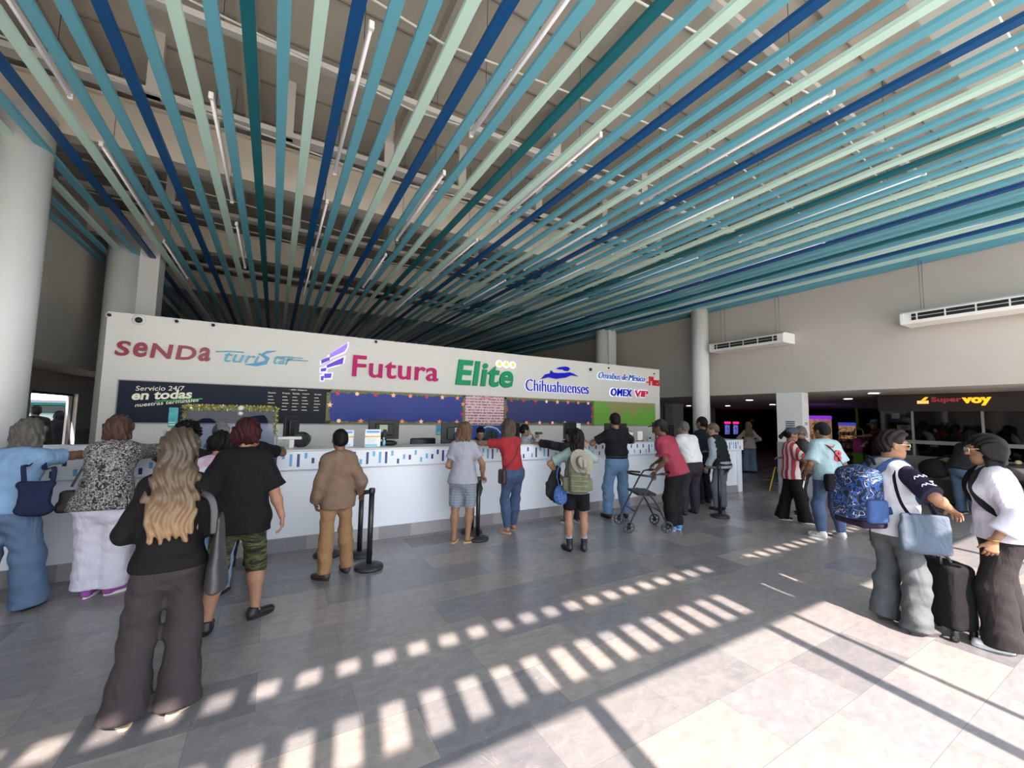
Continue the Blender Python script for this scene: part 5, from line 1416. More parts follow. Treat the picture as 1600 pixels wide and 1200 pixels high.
# shelf rack with snacks
p = on_z(1326, 728)
r = empty('snack_rack', (p[0], p[1], 0), math.radians(-90), 'black wire rack of small snacks left of the green kiosk', 'rack')
for sx in (-.30, .30):
    for sy in (-.18, .18): MB().tube([(sx, sy, 0), (sx, sy, 1.35)], .015, 8).build('upright', [m_black], r)
for q in range(5): MB().box(-.3, .3, -.18, .18, .15 + q * .27, .17 + q * .27, 0, .004).build('shelf', [m_black], r)
sn = None
for q in range(5):
    for t in range(4):
        c = ('c8c4b8', '7a3a34', '3a5a7a', 'b08a4a')[(q + t) % 4]
        o = MB().box(-.055, .055, -.05, .05, 0, .12, 0, .012).build('snack_box', [mat('snack_' + c, c, .5)])
        yw = (-.21 + t * .14); o.location = (p[0] - .1, p[1] - yw, .17 + q * .27)
        tag(o, 'small snack box on the black rack, %s shelf from the floor, %s from the left' % (ordw[q], ordw[t]), 'snack box', 'snack boxes on the wire rack')
# claw machine with purple top
def claw(px, py, w_, h_, label, top='7a2fc0'):
    p = on_z(px, py); r = empty('vending_machine', (p[0], p[1], 0), math.radians(-75), label, 'vending machine', 'lit machines behind the pier')
    MB().box(-w_/2, w_/2, 0, .7, 0, .95, 0, .02).build('cabinet', [mat('vend_black', '1b1a20', .4)], r)
    MB().box(-w_/2, w_/2, .0, .7, .95, h_ - .14, 0, .02).build('window', [screenmat('claw_inside', lambda nt, co: ramp(nt, noise(nt, co, 7, 4, 1), [(0, '1a1410'), (.42, '6a4a28'), (.52, 'c8a070'), (.6, '8a3a50'), (1, 'd8d0e8')]), .35)], r)
    MB().box(-w_/2 - .01, w_/2 + .01, -.02, .71, h_ - .14, h_).build('topper', [mat('neon_' + top, top, .4, emit=.6)], r)
    MB().box(-w_*.3, w_*.3, -.03, 0, .70, .85).build('slot', [m_grey], r)
claw(1276, 729, .9, 2.0, 'claw machine with violet lit top just right of the pier')
claw(1325, 722, .55, 1.75, 'narrow glass vending box with small blue light, beyond the snack rack', '3a3fa0')
# ================================================================== OUTSIDE, SEEN THROUGH THE LEFT OPENING
b = MB(); b.box(-16, -4.6, 10, 34, 2.9, 3.05); 
r = empty('shelter_roof', (-9, 24, 0), 0, 'dark curved shelter roof outside the left opening', 'shelter')
arc = [(-6 + i * .6, 3.3 + .9 * math.sin(PI * i / 20)) for i in range(21)]
MB().prism(arc + [(a, c - .12) for a, c in arc[::-1]], 0, 5).build('roof', [mat('shelter_dark', '4a4658', .7)], r)
MB().tube([(-5, 1, 0), (-5, 1, 3.4)], .08, 10).build('post', [m_dark], r); MB().tube([(5, 1, 0), (5, 1, 3.4)], .08, 10).build('post', [m_dark], r)
r = empty('parked_bus', (-9.2, 24.0, 0), math.radians(-15), 'white and green bus parked outside beyond the left opening', 'bus')
sdf('bus_body', [rbox((0, 0, 1.15), (3.2, 1.1, .85), .15)], .08, mat('bus_green', '2fae8c', .4), r)
MB().box(-3.22, 3.22, -1.12, 1.12, 1.15, 1.55, 0, .02).build('white_band', [m_white], r); MB().box(-3.1, 3.1, -1.13, 1.13, 1.6, 1.9, 0, .02).build('bus_window', [m_black], r)
for sx in (-2, 2): MB().tube([(sx, -1.13, .32), (sx, 1.13, .32)], .32, 20).build('wheel', [m_black], r)

b = MB(); b.box(-30, -5.5, 33, 33.4, 0, 2.25); struct(b.build('wall_dark_backdrop', [mat('backdrop_dark', '3c3a48', .9)]))  # wall added as a dark backdrop so the view past the bus reads dark

r = empty('added_shade_roof', (-9.3, 17.5, 0), 0, 'roof added for shade outside the left opening, over the dark clothed people', 'shade roof')  # unseen roof added to darken the people and ground outside
MB().box(-4.6, 4.6, -10, 9, 3.2, 3.4).build('roof', [mat('shade_roof_dark', '45424f', .8)], r)
for xx in (-4.3, 4.3):
    for yy in (-9.5, 8.6): MB().box(xx - .08, xx + .08, yy - .08, yy + .08, 0, 3.2).build('post', [m_dark], r)
# ================================================================== PEOPLE
def cloth(name, c, rough=.85, var=.12, vs=14):
    new = 'cloth_' + name not in MC
    m = mat('cloth_' + name, c, rough=rough, var=var, vscale=vs, spec=.2)
    if new: folds(m)
    return m
def stripes2(c1, c2, fx, fy, duty=.5):
    def f(nt, co):
        s_ = nt.nodes.new('ShaderNodeSeparateXYZ'); nt.links.new(co, s_.inputs[0])
        v = math2(nt, 'ADD', math2(nt, 'MULTIPLY', s_.outputs[0], fx), math2(nt, 'MULTIPLY', s_.outputs[1], fy))
        return mixc(nt, math2(nt, 'GREATER_THAN', math2(nt, 'FRACT', v, 0), duty), c1, c2)
    return f
floral = patmat('cloth_floral', lambda nt, co: ramp(nt, noise(nt, co, 34, 2, 2.5), [(0, '17171c'), (.49, '1c1c22'), (.53, 'b9b4b4'), (.60, 'c9c4c2'), (.63, '22222a'), (1, '17171c')]))
camo = patmat('cloth_camo', lambda nt, co: ramp(nt, noise(nt, co, 9, 3, 1.2, (.5, .5, 2.2)), [(0, '15170f'), (.40, '1a1d12'), (.47, '3f4526'), (.54, '5f6238'), (.6, '23261a'), (.68, '4a5030'), (1, '12140d')], True))
def plaidf(nt, co):
    s_ = nt.nodes.new('ShaderNodeSeparateXYZ'); nt.links.new(co, s_.inputs[0])
    a = math2(nt, 'GREATER_THAN', math2(nt, 'FRACT', math2(nt, 'MULTIPLY', math2(nt, 'ADD', s_.outputs[0], s_.outputs[1]), 28), 0), .82)
    b_ = math2(nt, 'GREATER_THAN', math2(nt, 'FRACT', math2(nt, 'MULTIPLY', s_.outputs[2], 26), 0), .82)
    return mixc(nt, math2(nt, 'MULTIPLY', math2(nt, 'MAXIMUM', a, b_), .7), '8e97a6', '5c6678')
plaid = patmat('cloth_plaid', plaidf)
redstripe = patmat('cloth_red_white_stripe', stripes2('b21f35', 'd8cfcf', 7.5, 8.5, .58))
tiedye = patmat('cloth_tie_dye', lambda nt, co: ramp(nt, noise(nt, co, 5, 2, 1), [(0, 'c9d3e6'), (.45, 'c6cfe4'), (.55, 'd8a8c4'), (.62, 'c8d4ea'), (1, 'dfe3ee')]))
def denim(name, c): return patmat('denim_' + name, lambda nt, co: mixc(nt, math2(nt, 'MULTIPLY', noise(nt, co, 5, 4, .5), .22), c, '8fa6be'), .85)
def hairm(name, c, c2=None):
    c2 = c2 or c
    if 'hair_' + name in MC: return MC['hair_' + name]
    m = patmat('hair_' + name, lambda nt, co: ramp(nt, noise(nt, co, 42, 3, .4, (1, 1, .12)), [(.3, c), (.7, c2)]), .6)
    m.node_tree.nodes['Principled BSDF'].inputs['Specular IOR Level'].default_value = .18
    return m
h_black = hairm('black', '131113', '1f1b1d'); h_dark = hairm('dark_brown', '1e1715', '2f2421'); h_grey = hairm('grey', '5c5854', '8a8580'); h_lgrey = hairm('light_grey', '8a8680', 'b0aca6')
h_brown = hairm('brown', '6b4a38', '94705a'); h_red = hairm('wine_red', '30101a', '541822'); h_chest = hairm('chestnut', '3c2620', '6b4438'); h_ash = hairm('ash_brown', '4d423c', '7e7066')
def blondef(nt, co):
    z = sepaxis(nt, co, 2, 1.0)
    zr = ramp(nt, math2(nt, 'SUBTRACT', z, .7), [(.0, 'd3a878'), (.34, 'c09668'), (.56, '80684f'), (.78, '4a4038')])
    return mixc(nt, math2(nt, 'MULTIPLY', noise(nt, co, 50, 3, .4, (1, 1, .1)), .6), zr, '7a6048')
h_blonde = patmat('hair_blonde', blondef, .5)
blk = cloth('black', '17171b'); blk2 = cloth('charcoal', '26262b'); shoe_b = mat('shoe_black', '1a1a1d', .5); sole_b = mat('sole_black', '141416', .7)
SH = dict(kind='sneaker', mat=shoe_b, sole=sole_b)
FR = (mat('frame_dark', '1b1b1e', .3), glassmat('lens_clear', 'd8dce0', .05))
CY = YC - .03

def strapbag(name, label, cat, pts, m_, w_=.035, bagprims=None, h=.010, disp=None, extra=None, bagpart='bag_body', k=.02):
    """worn or carried bag: prims + strap path, all in world space relative to first bag centre"""
    c = bagprims[0]['c'] if 'c' in bagprims[0] else bagprims[0]['a']
    org = np.array(c, float).copy()
    r = empty(name, tuple(org), 0, label, cat)
    for p_ in bagprims:
        for kk in ('c', 'a', 'b'):
            if kk in p_: p_[kk] = p_[kk] - org
    sdf(bagpart, bagprims, h, m_[0] if isinstance(m_, list) else m_, r, disp, k)
    for st in pts:
        path, ww_, tt_ = st if isinstance(st, tuple) else (st, w_, .006)
        q = smooth([np.array(p_) - org for p_ in path])
        MB().tube(q, .01, 8, 0, flat=(ww_, tt_)).build('strap', [m_[1] if isinstance(m_, list) else m_], r)
    return r, org
def smooth(P, n=3):
    P = [np.array(p, float) for p in P]
    for _ in range(n - 1):
        Q = [P[0]]
        for i in range(len(P) - 1): Q += [P[i] * .75 + P[i+1] * .25, P[i] * .25 + P[i+1] * .75]
        Q.append(P[-1]); P = Q
    return P
def rz(a):
    a = math.radians(a); return np.array([[math.cos(a), -math.sin(a), 0], [math.sin(a), math.cos(a), 0], [0, 0, 1]])

# 1 person in green at the left edge
person('person in a green shirt with short grey hair and glasses at the left edge', (-2.48, 5.62), -75, H=1.70, lean=6, head=(0, 0), L=(-.1, .32, 1.15), R=(.16, .30, 1.10), skin='b98a70',
       top=dict(mat=cloth('green', '3d7a36'), sleeve=.6), bottom=dict(mat=denim('grey', '4a4f5a')), hair=('buzz', h_grey), glasses=FR, shoe=SH, seed=1)
# 2 light blue tee
J = person('person in light blue tee and jeans leaning on the counter, navy shoulder bag, grey hair', (-1.93, 5.38), -4, H=1.64, g=1.15, fem=True, lean=20, hipy=-.12, head=(-12, 8), L=(-.17, .52, 1.38), R=(.33, .60, 1.30), Lp=(-1, -.2, -.6), Rp=(1, -.1, -.2), Ld=((.0, -.1, 1), (0, -1, 0), (1, 0, 0), .5), Rd=((-.8, .6, 0), (0, 0, -1), (0, 1, 0), .3),
       feet=((-.16, -.12, 5), (.16, -.02, -15)), skin='b07c5c', top=dict(mat=cloth('sky_blue', '7ea3cd'), sleeve=.62, hem=.06), bottom=dict(mat=denim('mid', '46658c'), kind='wide', o=.02, wr=.007), hair=('bob', h_grey, .13), shoe=SH, seed=2)
Sx = J['w'](J['SR']); hp_ = J['w'](J['P0'] + V(.20, -.13, .12))
strapbag('shoulder_bag', 'navy cloth shoulder bag hanging behind the person in light blue tee', 'bag', [[hp_ + V(-.04, -.02, .09), hp_ + V(-.05, -.06, .28), Sx + V(-.05, -.13, -.08), Sx + V(-.04, -.04, .07), Sx + V(-.02, .05, -.03)], [hp_ + V(.12, .0, .09), hp_ + V(.12, .02, .25), Sx + V(.03, -.08, -.12), Sx + V(.0, .0, .06)]],
         cloth('navy', '1a2747'), .035, [rbox(hp_ + V(.03, -.02, -.03), (.10, .045, .13), .04), ell(hp_ + V(.03, -.025, -.12), (.125, .06, .06)), cone(hp_ + V(-.06, -.02, .09), hp_ + V(.12, -.02, .09), .03, .03)], disp=wrinkle(.006, 18))
# 3 floral blouse
J = person('person in black and white patterned blouse, white trousers and purple shoes leaning on the counter', (-1.33, 5.40), -6, H=1.67, g=1.28, fem=True, lean=15, hipy=-.08, head=(-12, 6), L=(-.28, .55, 1.32), R=(.30, .58, 1.32), Lp=(-1, -.3, -.5), Rp=(1, -.3, -.5), Ld=((.8, .5, 0), (0, 0, -1), (0, 1, 0), .3), Rd=((-.7, .5, .1), (0, 0, -1), (0, 1, 0), .4),
       feet=((-.09, 0.02, -5), (.08, .03, -50)), skin='b98468', top=dict(mat=floral, sleeve=1.55, o=.022, hem=.10, loose=.02, wr=.006), bottom=dict(mat=cloth('white_linen', 'c9c8d8', var=.05), kind='wide', cut=.98, o=.02, wr=.006), hair=('bob', hairm('auburn_grey', '4a332e', '7a5a50'), .10), glasses=FR,
       shoe=dict(kind='sneaker', mat=mat('shoe_purple', '9a4aa0', .7), sole=m_white), seed=4)
p = J['w'](J['P0'] + V(-.23, .03, .0))
strapbag('handbag', 'dark brown handbag at the left hip of the person in patterned blouse', 'bag', [[p + V(-.02, 0, .12), p + V(.04, .05, .32), J['w'](J['SL']) + V(.02, .0, .05), p + V(.10, .12, .2)]],
         mat('leather_brown', '2b2022', .5), .02, [rbox(p + V(0, 0, 0), (.09, .05, .09), .03), rbox(p + V(0, 0, -.06), (.11, .055, .05), .03)])
# 4 long blonde hair
J = person('person with long wavy blonde hair, black top and wide dark trousers in the foreground', (-.49, 3.20), 4, H=1.60, fem=True, g=.94, head=(0, 4), L=(-.10, .20, 1.0), R=(.10, .24, 1.05), Lp=(-.6, -.7, -.5), Rp=(.4, -.5, -.8), feet=((-.14, -.02, 12), (.09, -.04, -35)), skin='c69a7c',
       top=dict(mat=cloth('black_knit', '141417'), sleeve=1.95, o=.014, hem=.04, flare=.004), bottom=dict(mat=cloth('dark_taupe', '3a3438', var=.06), kind='wide', o=.008, wr=.006), hair=('long', h_blonde, .50),
       shoe=dict(kind='flat', mat=mat('sandal_cream', 'cdb898', .6)), seed=6)
p = J['w'](J['P0'] + V(.235, -.03, .02)); Sx = J['w'](J['SR'])
strapbag('tote_bag', 'large dark grey leather tote hanging from the right shoulder of the blonde person', 'bag', [[p + V(-.02, -.10, .12), p + V(-.03, -.09, .33), Sx + V(-.02, -.06, -.03), Sx + V(-.02, 0, .065), Sx + V(-.01, .07, -.06), p + V(-.02, .10, .12)]],
         mat('leather_grey', '3a3c42', .45, var=.1), .04, [dict(cone(p + V(0, 0, .20), p + V(0, 0, -.21), (.12, .018), (.165, .062), side=(0, 1, 0), ca=.03, cb=.035), c=p)], disp=wrinkle(.004, 12))
# 5 curly hair
person('person with big round curly black hair at the counter behind the blonde person', (-.80, 5.52), 0, H=1.57, lean=8, head=(0, 0), L=(-.25, .5, 1.3), R=(.25, .5, 1.3), Lp=(-1, -.2, -.5), Rp=(1, -.2, -.5), skin='8f6248', top=dict(mat=blk2, sleeve=.6), bottom=dict(mat=denim('dark', '2d3a55')), hair=('curly', h_black), shoe=SH, seed=7, fem=True)
# 6 tie dye
person('person with short black hair, pale tie-dye tee, light jeans and sandals, partly hidden', (-.46, 4.95), -10, H=1.52, g=1.2, fem=True, lean=4, head=(-30, 5), L=(-.2, .3, 1.05), R=(.2, .35, 1.1), skin='b98366', top=dict(mat=tiedye, sleeve=.6, hem=.12), bottom=dict(mat=denim('light', '7c9cc4'), kind='straight'), hair=('bob', h_black, .06), shoe=dict(kind='sandal', mat=shoe_b), seed=8)
# 7 man with bald spot
person('person with dark hair and a bald spot, behind the red haired person at the counter', (-.24, 5.50), -8, H=1.65, g=1.15, lean=6, head=(0, 4), L=(-.25, .5, 1.3), R=(.28, .5, 1.3), Lp=(-1, -.2, -.5), Rp=(1, -.2, -.5), skin='96694e', top=dict(mat=blk, sleeve=.65), bottom=dict(mat=blk2), hair=('short', h_dark), shoe=SH, seed=9)
c_ = on_y(351, 690, 6.95)
person('grey haired clerk behind the counter, half hidden by the person with the bald spot', (c_[0] - .06, 7.0), 175, H=1.56, fem=True, head=(25, 5), L=(-.16, .22, 1.05), R=(.16, .22, 1.05), skin='c09a84', top=dict(mat=cloth('pale_blue', '8ea4c4'), sleeve=1.9), bottom=dict(mat=blk2), hair=('bob', h_lgrey, .08), shoe=SH, seed=10, res=1.3)
# 8 red hair
J = person('person with short wine red hair, black tee and camouflage capri trousers', (-.20, 4.22), -6, H=1.65, g=1.28, fem=True, lean=3, head=(-34, 2), L=(-.27, .16, .92), R=(.33, .0, .79), Rd=((.05, .1, -1), (-1, 0, 0), (0, 1, 0), .5), feet=((-.16, -.12, 4), (.15, .03, -48)), skin='b98468',
       top=dict(mat=blk, sleeve=.92, o=.024, hem=.16, loose=.03, wr=.005), bottom=dict(mat=camo, kind='capri', o=.014), hair=('bob', h_red, .07), shoe=dict(kind='sneaker', mat=shoe_b, sole=sole_b), seed=11)
er = MB(); 
e_ = J['hp'](.084, .0, -.055); er.tube([e_ + V(.012 * math.cos(a), 0, .012 * math.sin(a)) for a in np.linspace(0, 2*PI, 12)], .002, 5); er.build('earring', [mat('gold', 'd0a850', .3, metal=1)], J['root'])
# 9 brown jacket
J = person('person in brown shirt jacket and tan trousers standing alone beside the queue posts', (.66, 4.94), 2, H=1.535, g=.98, head=(6, -2), L=(-.215, .06, .77), R=(.25, .10, .86), Ld=((.3, .2, -1), (1, 0, 0), (0, 1, 0), .8), Rd=((.4, .5, -.5), (0, 0, -1), (-1, 0, 0), .7), feet=((-.11, -.10, 42), (.13, .02, 8)), skin='8f6248',
       top=dict(mat=cloth('brown_corduroy', '7d6657', var=.08), name='jacket', sleeve=1.93, o=.020, hem=.13, loose=.010, collar=True, wr=.007), bottom=dict(mat=cloth('tan', '94704c', var=.1), kind='straight', o=.010, wr=.006), hair=('short', h_black), shoe=dict(kind='sneaker', mat=mat('shoe_brown', '3a2c28', .6), sole=sole_b), seed=12)
# 10 grey tee
J = person('person in lilac grey tee, checked knee shorts and flip-flops holding a queue post', (2.37, 5.42), -30, H=1.62, g=1.14, fem=True, head=(-32, 6), L=(-.18, .22, 1.0), R=(.27, .10, .885), Rp=(.5, -1, .2), Rd=((.2, .7, -.4), (0, 0, -1), (-1, 0, 0), .8), feet=((-.10, -.06, -10), (.09, -.05, -42)), skin='b07c5c',
       top=dict(mat=cloth('lilac_grey', 'a5a6b6', var=.05), sleeve=.62, o=.016, hem=.08, wr=.005), bottom=dict(mat=plaid, kind='bermuda', o=.018), hair=('bob', h_brown, .25), shoe=dict(kind='flat', mat=mat('flipflop', 'b99a78', .7)), seed=13)
# 11 red shirt
J = person('person in red top and blue jeans leaning on the counter with a small crossbody bag', (3.20, 5.52), 2, H=1.68, g=1.08, fem=True, lean=14, hipy=-.08, slean=-2, head=(0, 4), L=(-.42, .50, 1.33), R=(.34, .52, 1.33), Lp=(-1, -.2, -.2), Rp=(1, -.6, .2), Ld=((.7, .6, .4), (0, 0, -1), (0, 1, 0), .6), Rd=((-1, .3, .1), (0, 0, -1), (0, 1, 0), .4),
       feet=((-.06, -.04, 20), (.11, .06, -8)), skin='b98366', top=dict(mat=cloth('red', 'ad1f2c', var=.06), sleeve=.72, o=.014, hem=-.02, wr=.004), bottom=dict(mat=denim('blue', '22406e'), kind='slim', o=.008), hair=('bob', h_ash, .22), shoe=dict(kind='flat', mat=mat('flat_beige', 'b59a8a', .6)), seed=14)
p = J['w'](J['P0'] + V(-.22, -.05, -.06)); 
strapbag('crossbody_bag', 'small dark crossbody bag at the left hip of the person in red', 'bag', [[p + V(.02, 0, .10), J['w'](J['W1'] - V(.06, J['pd'] + .035, -.02)), J['w'](J['C1'] + V(.06, -J['cd'] - .035, .03)), J['w'](J['SR'] + V(-.07, -.03, .065)), J['w'](J['SR'] + V(-.08, .08, .03))]],
         mat('leather_maroon', '3a2428', .5), .012, [rbox(p, (.035, .09, .11), .03)])
# 12, 13 clerks
c_ = on_y(750, 690, 6.98)
J = person('clerk with dark tied hair, navy vest and white collar looking down behind the counter', (c_[0] + .02, 7.08), 172, H=1.54, fem=True, lean=10, head=(-12, 28), L=(-.14, .34, 1.20), R=(.16, .34, 1.20), Lp=(-1, -.2, -.6), Rp=(1, -.2, -.6), skin='b98a70', top=dict(mat=cloth('blouse_white', 'c8ccd6', var=.04), sleeve=1.9, o=.010, vest=[cloth('vest_navy', '1b2340')]), bottom=dict(mat=blk2), hair=('bun', h_black), shoe=SH, seed=15, res=1.1)
sc_ = MB(); a = J['N0']; sc_.tube(smooth([a + V(-.05, .04, .03), a + V(0, .085, -.02), a + V(.05, .04, .03)]), .014, 8); sc_.tube(smooth([a + V(0, .085, -.02), a + V(.02, .125, -.10), a + V(.0, .14, -.17)]), [.012]*8 + [.02]*2, 8) if False else None; sc_.box(-.022, .022, a[1] + .08, a[1] + .10, a[2] - .15, a[2] - .02, 0, .006); sc_.build('neck_scarf', [cloth('wine', '6a1f3a')], J['root'])
c_ = on_y(832, 690, 6.72)
J = person('clerk in pale blouse seen in profile, raising a dark phone to the mouth', (c_[0] - .04, 7.05), -110, H=1.56, fem=True, lean=4, head=(0, 4), L=(-.04, .24, 1.32), R=(.06, .30, 1.31), Lp=(-1, -.2, -1), Rp=(1, -.2, -1), Ld=((.2, -.2, 1), (0, -1, 0), (1, 0, 0), .8), Rd=((-.1, .2, 1), (-1, 0, 0), (0, -1, 0), .8), skin='b98a70', top=dict(mat=cloth('blouse_grey', 'b5bac6', var=.04), sleeve=1.9, o=.014), bottom=dict(mat=blk2), hair=('bun', h_black), shoe=SH, seed=16, res=1.1)
a = J['N0']; MB().box(-.025, .025, a[1] + .085, a[1] + .11, a[2] - .16, a[2] - .02, 0, .006).build('neck_scarf', [cloth('wine', '6a1f3a')], J['root'])
p = J['w'](J['handR'] + V(0, .02, .05)); r = empty('mobile_phone', tuple(p), math.radians(-110), 'black phone held in front of the mouth of the profile clerk', 'phone'); MB().box(-.02, .02, -.075, .075, -.022, .022, 0, .006).build('case', [m_black], r); MB().box(.02, .0215, -.068, .068, -.018, .018).build('screen', [mat('screen_dark', '20242b', .2)], r)
# 14 black jacket with arm out
person('person in black jacket and black cap stretching the left arm over the counter', (4.42, 5.50), 0, H=1.55, g=1.1, lean=18, hipy=-.10, head=(0, 8), L=(-.50, .52, 1.33), R=(.26, .55, 1.33), Lp=(-.6, -.2, .4), Rp=(1, -.2, -.5), Ld=((-.9, .3, .1), (0, 0, -1), (0, 1, 0), .4), skin='9a6c50', top=dict(mat=cloth('jacket_black', '232329'), name='jacket', sleeve=1.9, o=.028, hem=.22, wr=.008, flare=.03), bottom=dict(mat=cloth('grey_black', '2e2e33')), hair=('buzz', h_black), cap=dict(mat=cloth('cap_black', '1c1c20'), back=True), shoe=dict(kind='sneaker', mat=mat('shoe_grey', '55565a', .7), sole=m_white), seed=17)
# 15 backpacker
J = person('person with black hair, teal tee, black shorts, blue socks and boots, wearing an olive backpack', (3.56, 4.36), -34, H=1.56, fem=True, g=1.02, head=(0, -4), L=(-.24, .10, .98), R=(.14, .28, 1.33), Lp=(-1, -.3, -.2), Rp=(1, -.2, -1), Rd=((0, .2, 1), (0, -1, 0), (-1, 0, 0), .8), feet=((-.10, -.02, 28), (.10, .0, 0)), skin='b98366',
       top=dict(mat=cloth('teal_grey', '8fa8a8'), sleeve=.80, o=.014), bottom=dict(mat=blk, kind='short', o=.012), hair=('bob', h_black, .24), shoe=dict(kind='boot', mat=shoe_b, sole=sole_b), sock=(cloth('sock_blue', '8fb4e0'), .14), seed=18)
def shoulder_straps(J, back, off=.03, w_=.05):
    out = []
    for nm, sx in (('L', -1), ('R', 1)):
        S = J['S' + nm] - V(sx * .075, 0, 0)
        b_ = back + V(sx * .08, 0, 0)
        out.append(([J['w'](b_ + V(0, .03, .14)), J['w'](S + V(0, -.085, .085)), J['w'](S + V(0, .01, .105)), J['w'](S + V(0, .115, .04)), J['w'](S + V(sx*.03, .15, -.10)), J['w'](S + V(sx * .10, .07, -.25)), J['w'](b_ + V(sx * .05, .06, -.14))], w_, .010))
    return out
bk = J['C1'] + V(0, -J['cd'] - .13, -.16)
olive = cloth('olive', '6b7058', var=.15)
R_ = rz(math.degrees(J['yaw']))
r, org = strapbag('backpack', 'olive green trekking backpack on the back of the person in black shorts', 'backpack', shoulder_straps(J, bk), [olive, cloth('olive_dark', '3f4434')], .05,
    [rbox(J['w'](bk), (.135, .10, .23), .05, R_), rbox(J['w'](bk + V(0, -.09, -.09)), (.115, .045, .13), .03, R_), rbox(J['w'](bk + V(-.15, .0, -.12)), (.05, .07, .09), .03, R_), rbox(J['w'](bk + V(.14, .0, -.12)), (.04, .07, .08), .03, R_)], h=.009, disp=wrinkle(.003, 30))
for q in range(4):
    MB().tube([J['w'](bk + V(x_, -.137 - .004 * (1 - abs(x_) / .13), -.19 + q * .062)) - org for x_ in (-.115, -.06, 0, .06, .115)], .005, 6, 0, flat=(.022, .012), up=(0, 0, 1)).build('webbing', [cloth('olive_pale', '7f8468')], r)
hc = J['w'](bk + V(.03, -.135, .17))
r = empty('sun_hat', tuple(hc), J['yaw'], 'pale grey wide brimmed sun hat hanging on the olive backpack', 'hat')
hm_ = cloth('hat_grey', '9a958a', var=.06)
tilt = rotm(.1, 0, .3)
sdf('brim', [dict(t='c', a=V(0, 0, 0), b=V(0, -.012, -.003), wa=.135, da=.185, wb=.13, db=.18, side=V(1, 0, .55), ca=.006, cb=.006, k=.01, op='+')], .0065, hm_, r, lambda X, Y, Z: .5 * np.abs(Y - .10 * (X ** 2) * 6) * 0, .01)
sdf('crown', [cone(V(0, -.01, 0), V(0, -.085, .01), (.072, .095), (.055, .075), side=V(1, 0, .55), cb=.02), ell(V(0, -.10, .01), (.012, .02, .06), None, .02, '-')], .0065, hm_, r)
MB().tube(smooth([V(-.06, -.03, -.06), V(-.01, -.06, -.13), V(.04, -.04, -.16), V(.06, -.03, -.08)]), .003, 6).build('chin_cord', [m_black], r)
# jacket and blue bag held on the left arm
p = J['w'](V(-.30, .04, .84))
r = tag(sdf('held_jacket', [cone(p + V(.05, 0, .22), p + V(-.02, 0, 0), (.05, .05), (.10, .06), k=.04), cone(p + V(-.02, 0, 0), p + V(-.03, 0, -.12), (.10, .06), (.11, .05), k=.04), cone(p + V(0, 0, -.1), p + V(.04, -.01, -.20), (.09, .05), (.05, .04), k=.04)], .010, cloth('jacket_dark', '2a2b31'), None, wrinkle(.010, 22)), 'dark folded jacket carried on the left arm of the backpacker', 'jacket')
p = J['w'](V(-.22, -.10, .74))
bluep = patmat('cloth_blue_print', lambda nt, co: ramp(nt, noise(nt, co, 22, 2, 2), [(0, '1a3c8a'), (.46, '1f4a9c'), (.5, '6ab0e0'), (.54, '2050a8'), (1, '16306e')]))
strapbag('shoulder_bag', 'bright blue patterned bag beside the olive backpack', 'bag', [[p + V(-.02, 0, .10), p + V(-.05, .04, .30), J['w'](J['SL'] + V(.02, 0, .06))]], bluep, .02, [ell(p, (.095, .07, .13)), ell(p + V(0, 0, -.05), (.09, .07, .08))], disp=wrinkle(.005, 26))
# 16 black cap, jeans
person('tall person in black cap, black tee and light jeans leaning an arm on the counter', (5.36, 5.44), -18, H=1.80, g=1.25, lean=5, head=(-8, 4), L=(-.26, .40, 1.33), R=(.36, .46, 1.33), Lp=(-1, -.2, -.6), Rp=(1, -.6, -.4), Rd=((-.5, .8, 0), (0, 0, -1), (0, 1, 0), .5), feet=((-.17, .0, 14), (.17, .0, -22)), skin='a87656', belly=.03,
       top=dict(mat=cloth('tee_black', '1b1d24'), sleeve=.70, o=.018, hem=-.05, wr=.004), bottom=dict(mat=denim('faded', '567da8'), kind='straight', o=.016, belt=shoe_b, wr=.006), hair=('buzz', h_black), cap=dict(mat=cloth('cap_black', '1c1c20')), shoe=dict(kind='sneaker', mat=shoe_b, sole=sole_b), seed=19)
# 17 maroon shirt with walker
J = person('person in raspberry red shirt and dark cap bending forward beside a walking frame', (5.62, 4.50), 10, H=1.74, g=1.08, lean=24, hipy=-.10, slean=-6, head=(12, 4), L=(-.30, .10, .92), R=(.24, .40, 1.0), Ld=((-.1, .25, -1), (1, 0, 0), (0, 1, 0), .35), feet=((-.07, -.04, -5), (.08, -.06, -12)), skin='7c5440',
       top=dict(mat=cloth('raspberry', '9c2f48', var=.05), sleeve=.75, o=.026, hem=.08, loose=.02, collar=True, wr=.006), bottom=dict(mat=cloth('track_black', '1b1a1e'), kind='straight', o=.02, wr=.007), hair=('buzz', h_dark), cap=dict(mat=cloth('cap_grey_navy', '2b3038')), shoe=dict(kind='sneaker', mat=mat('shoe_blue', '4f84c4', .6), sole=m_white), seed=20)
MB().tube([J['WL'] + V(.033 * math.cos(a), .033 * math.sin(a), .01) for a in np.linspace(0, 2*PI, 14)], .006, 6).build('bracelet', [mat('beads', 'b09a78', .5)], J['root'])
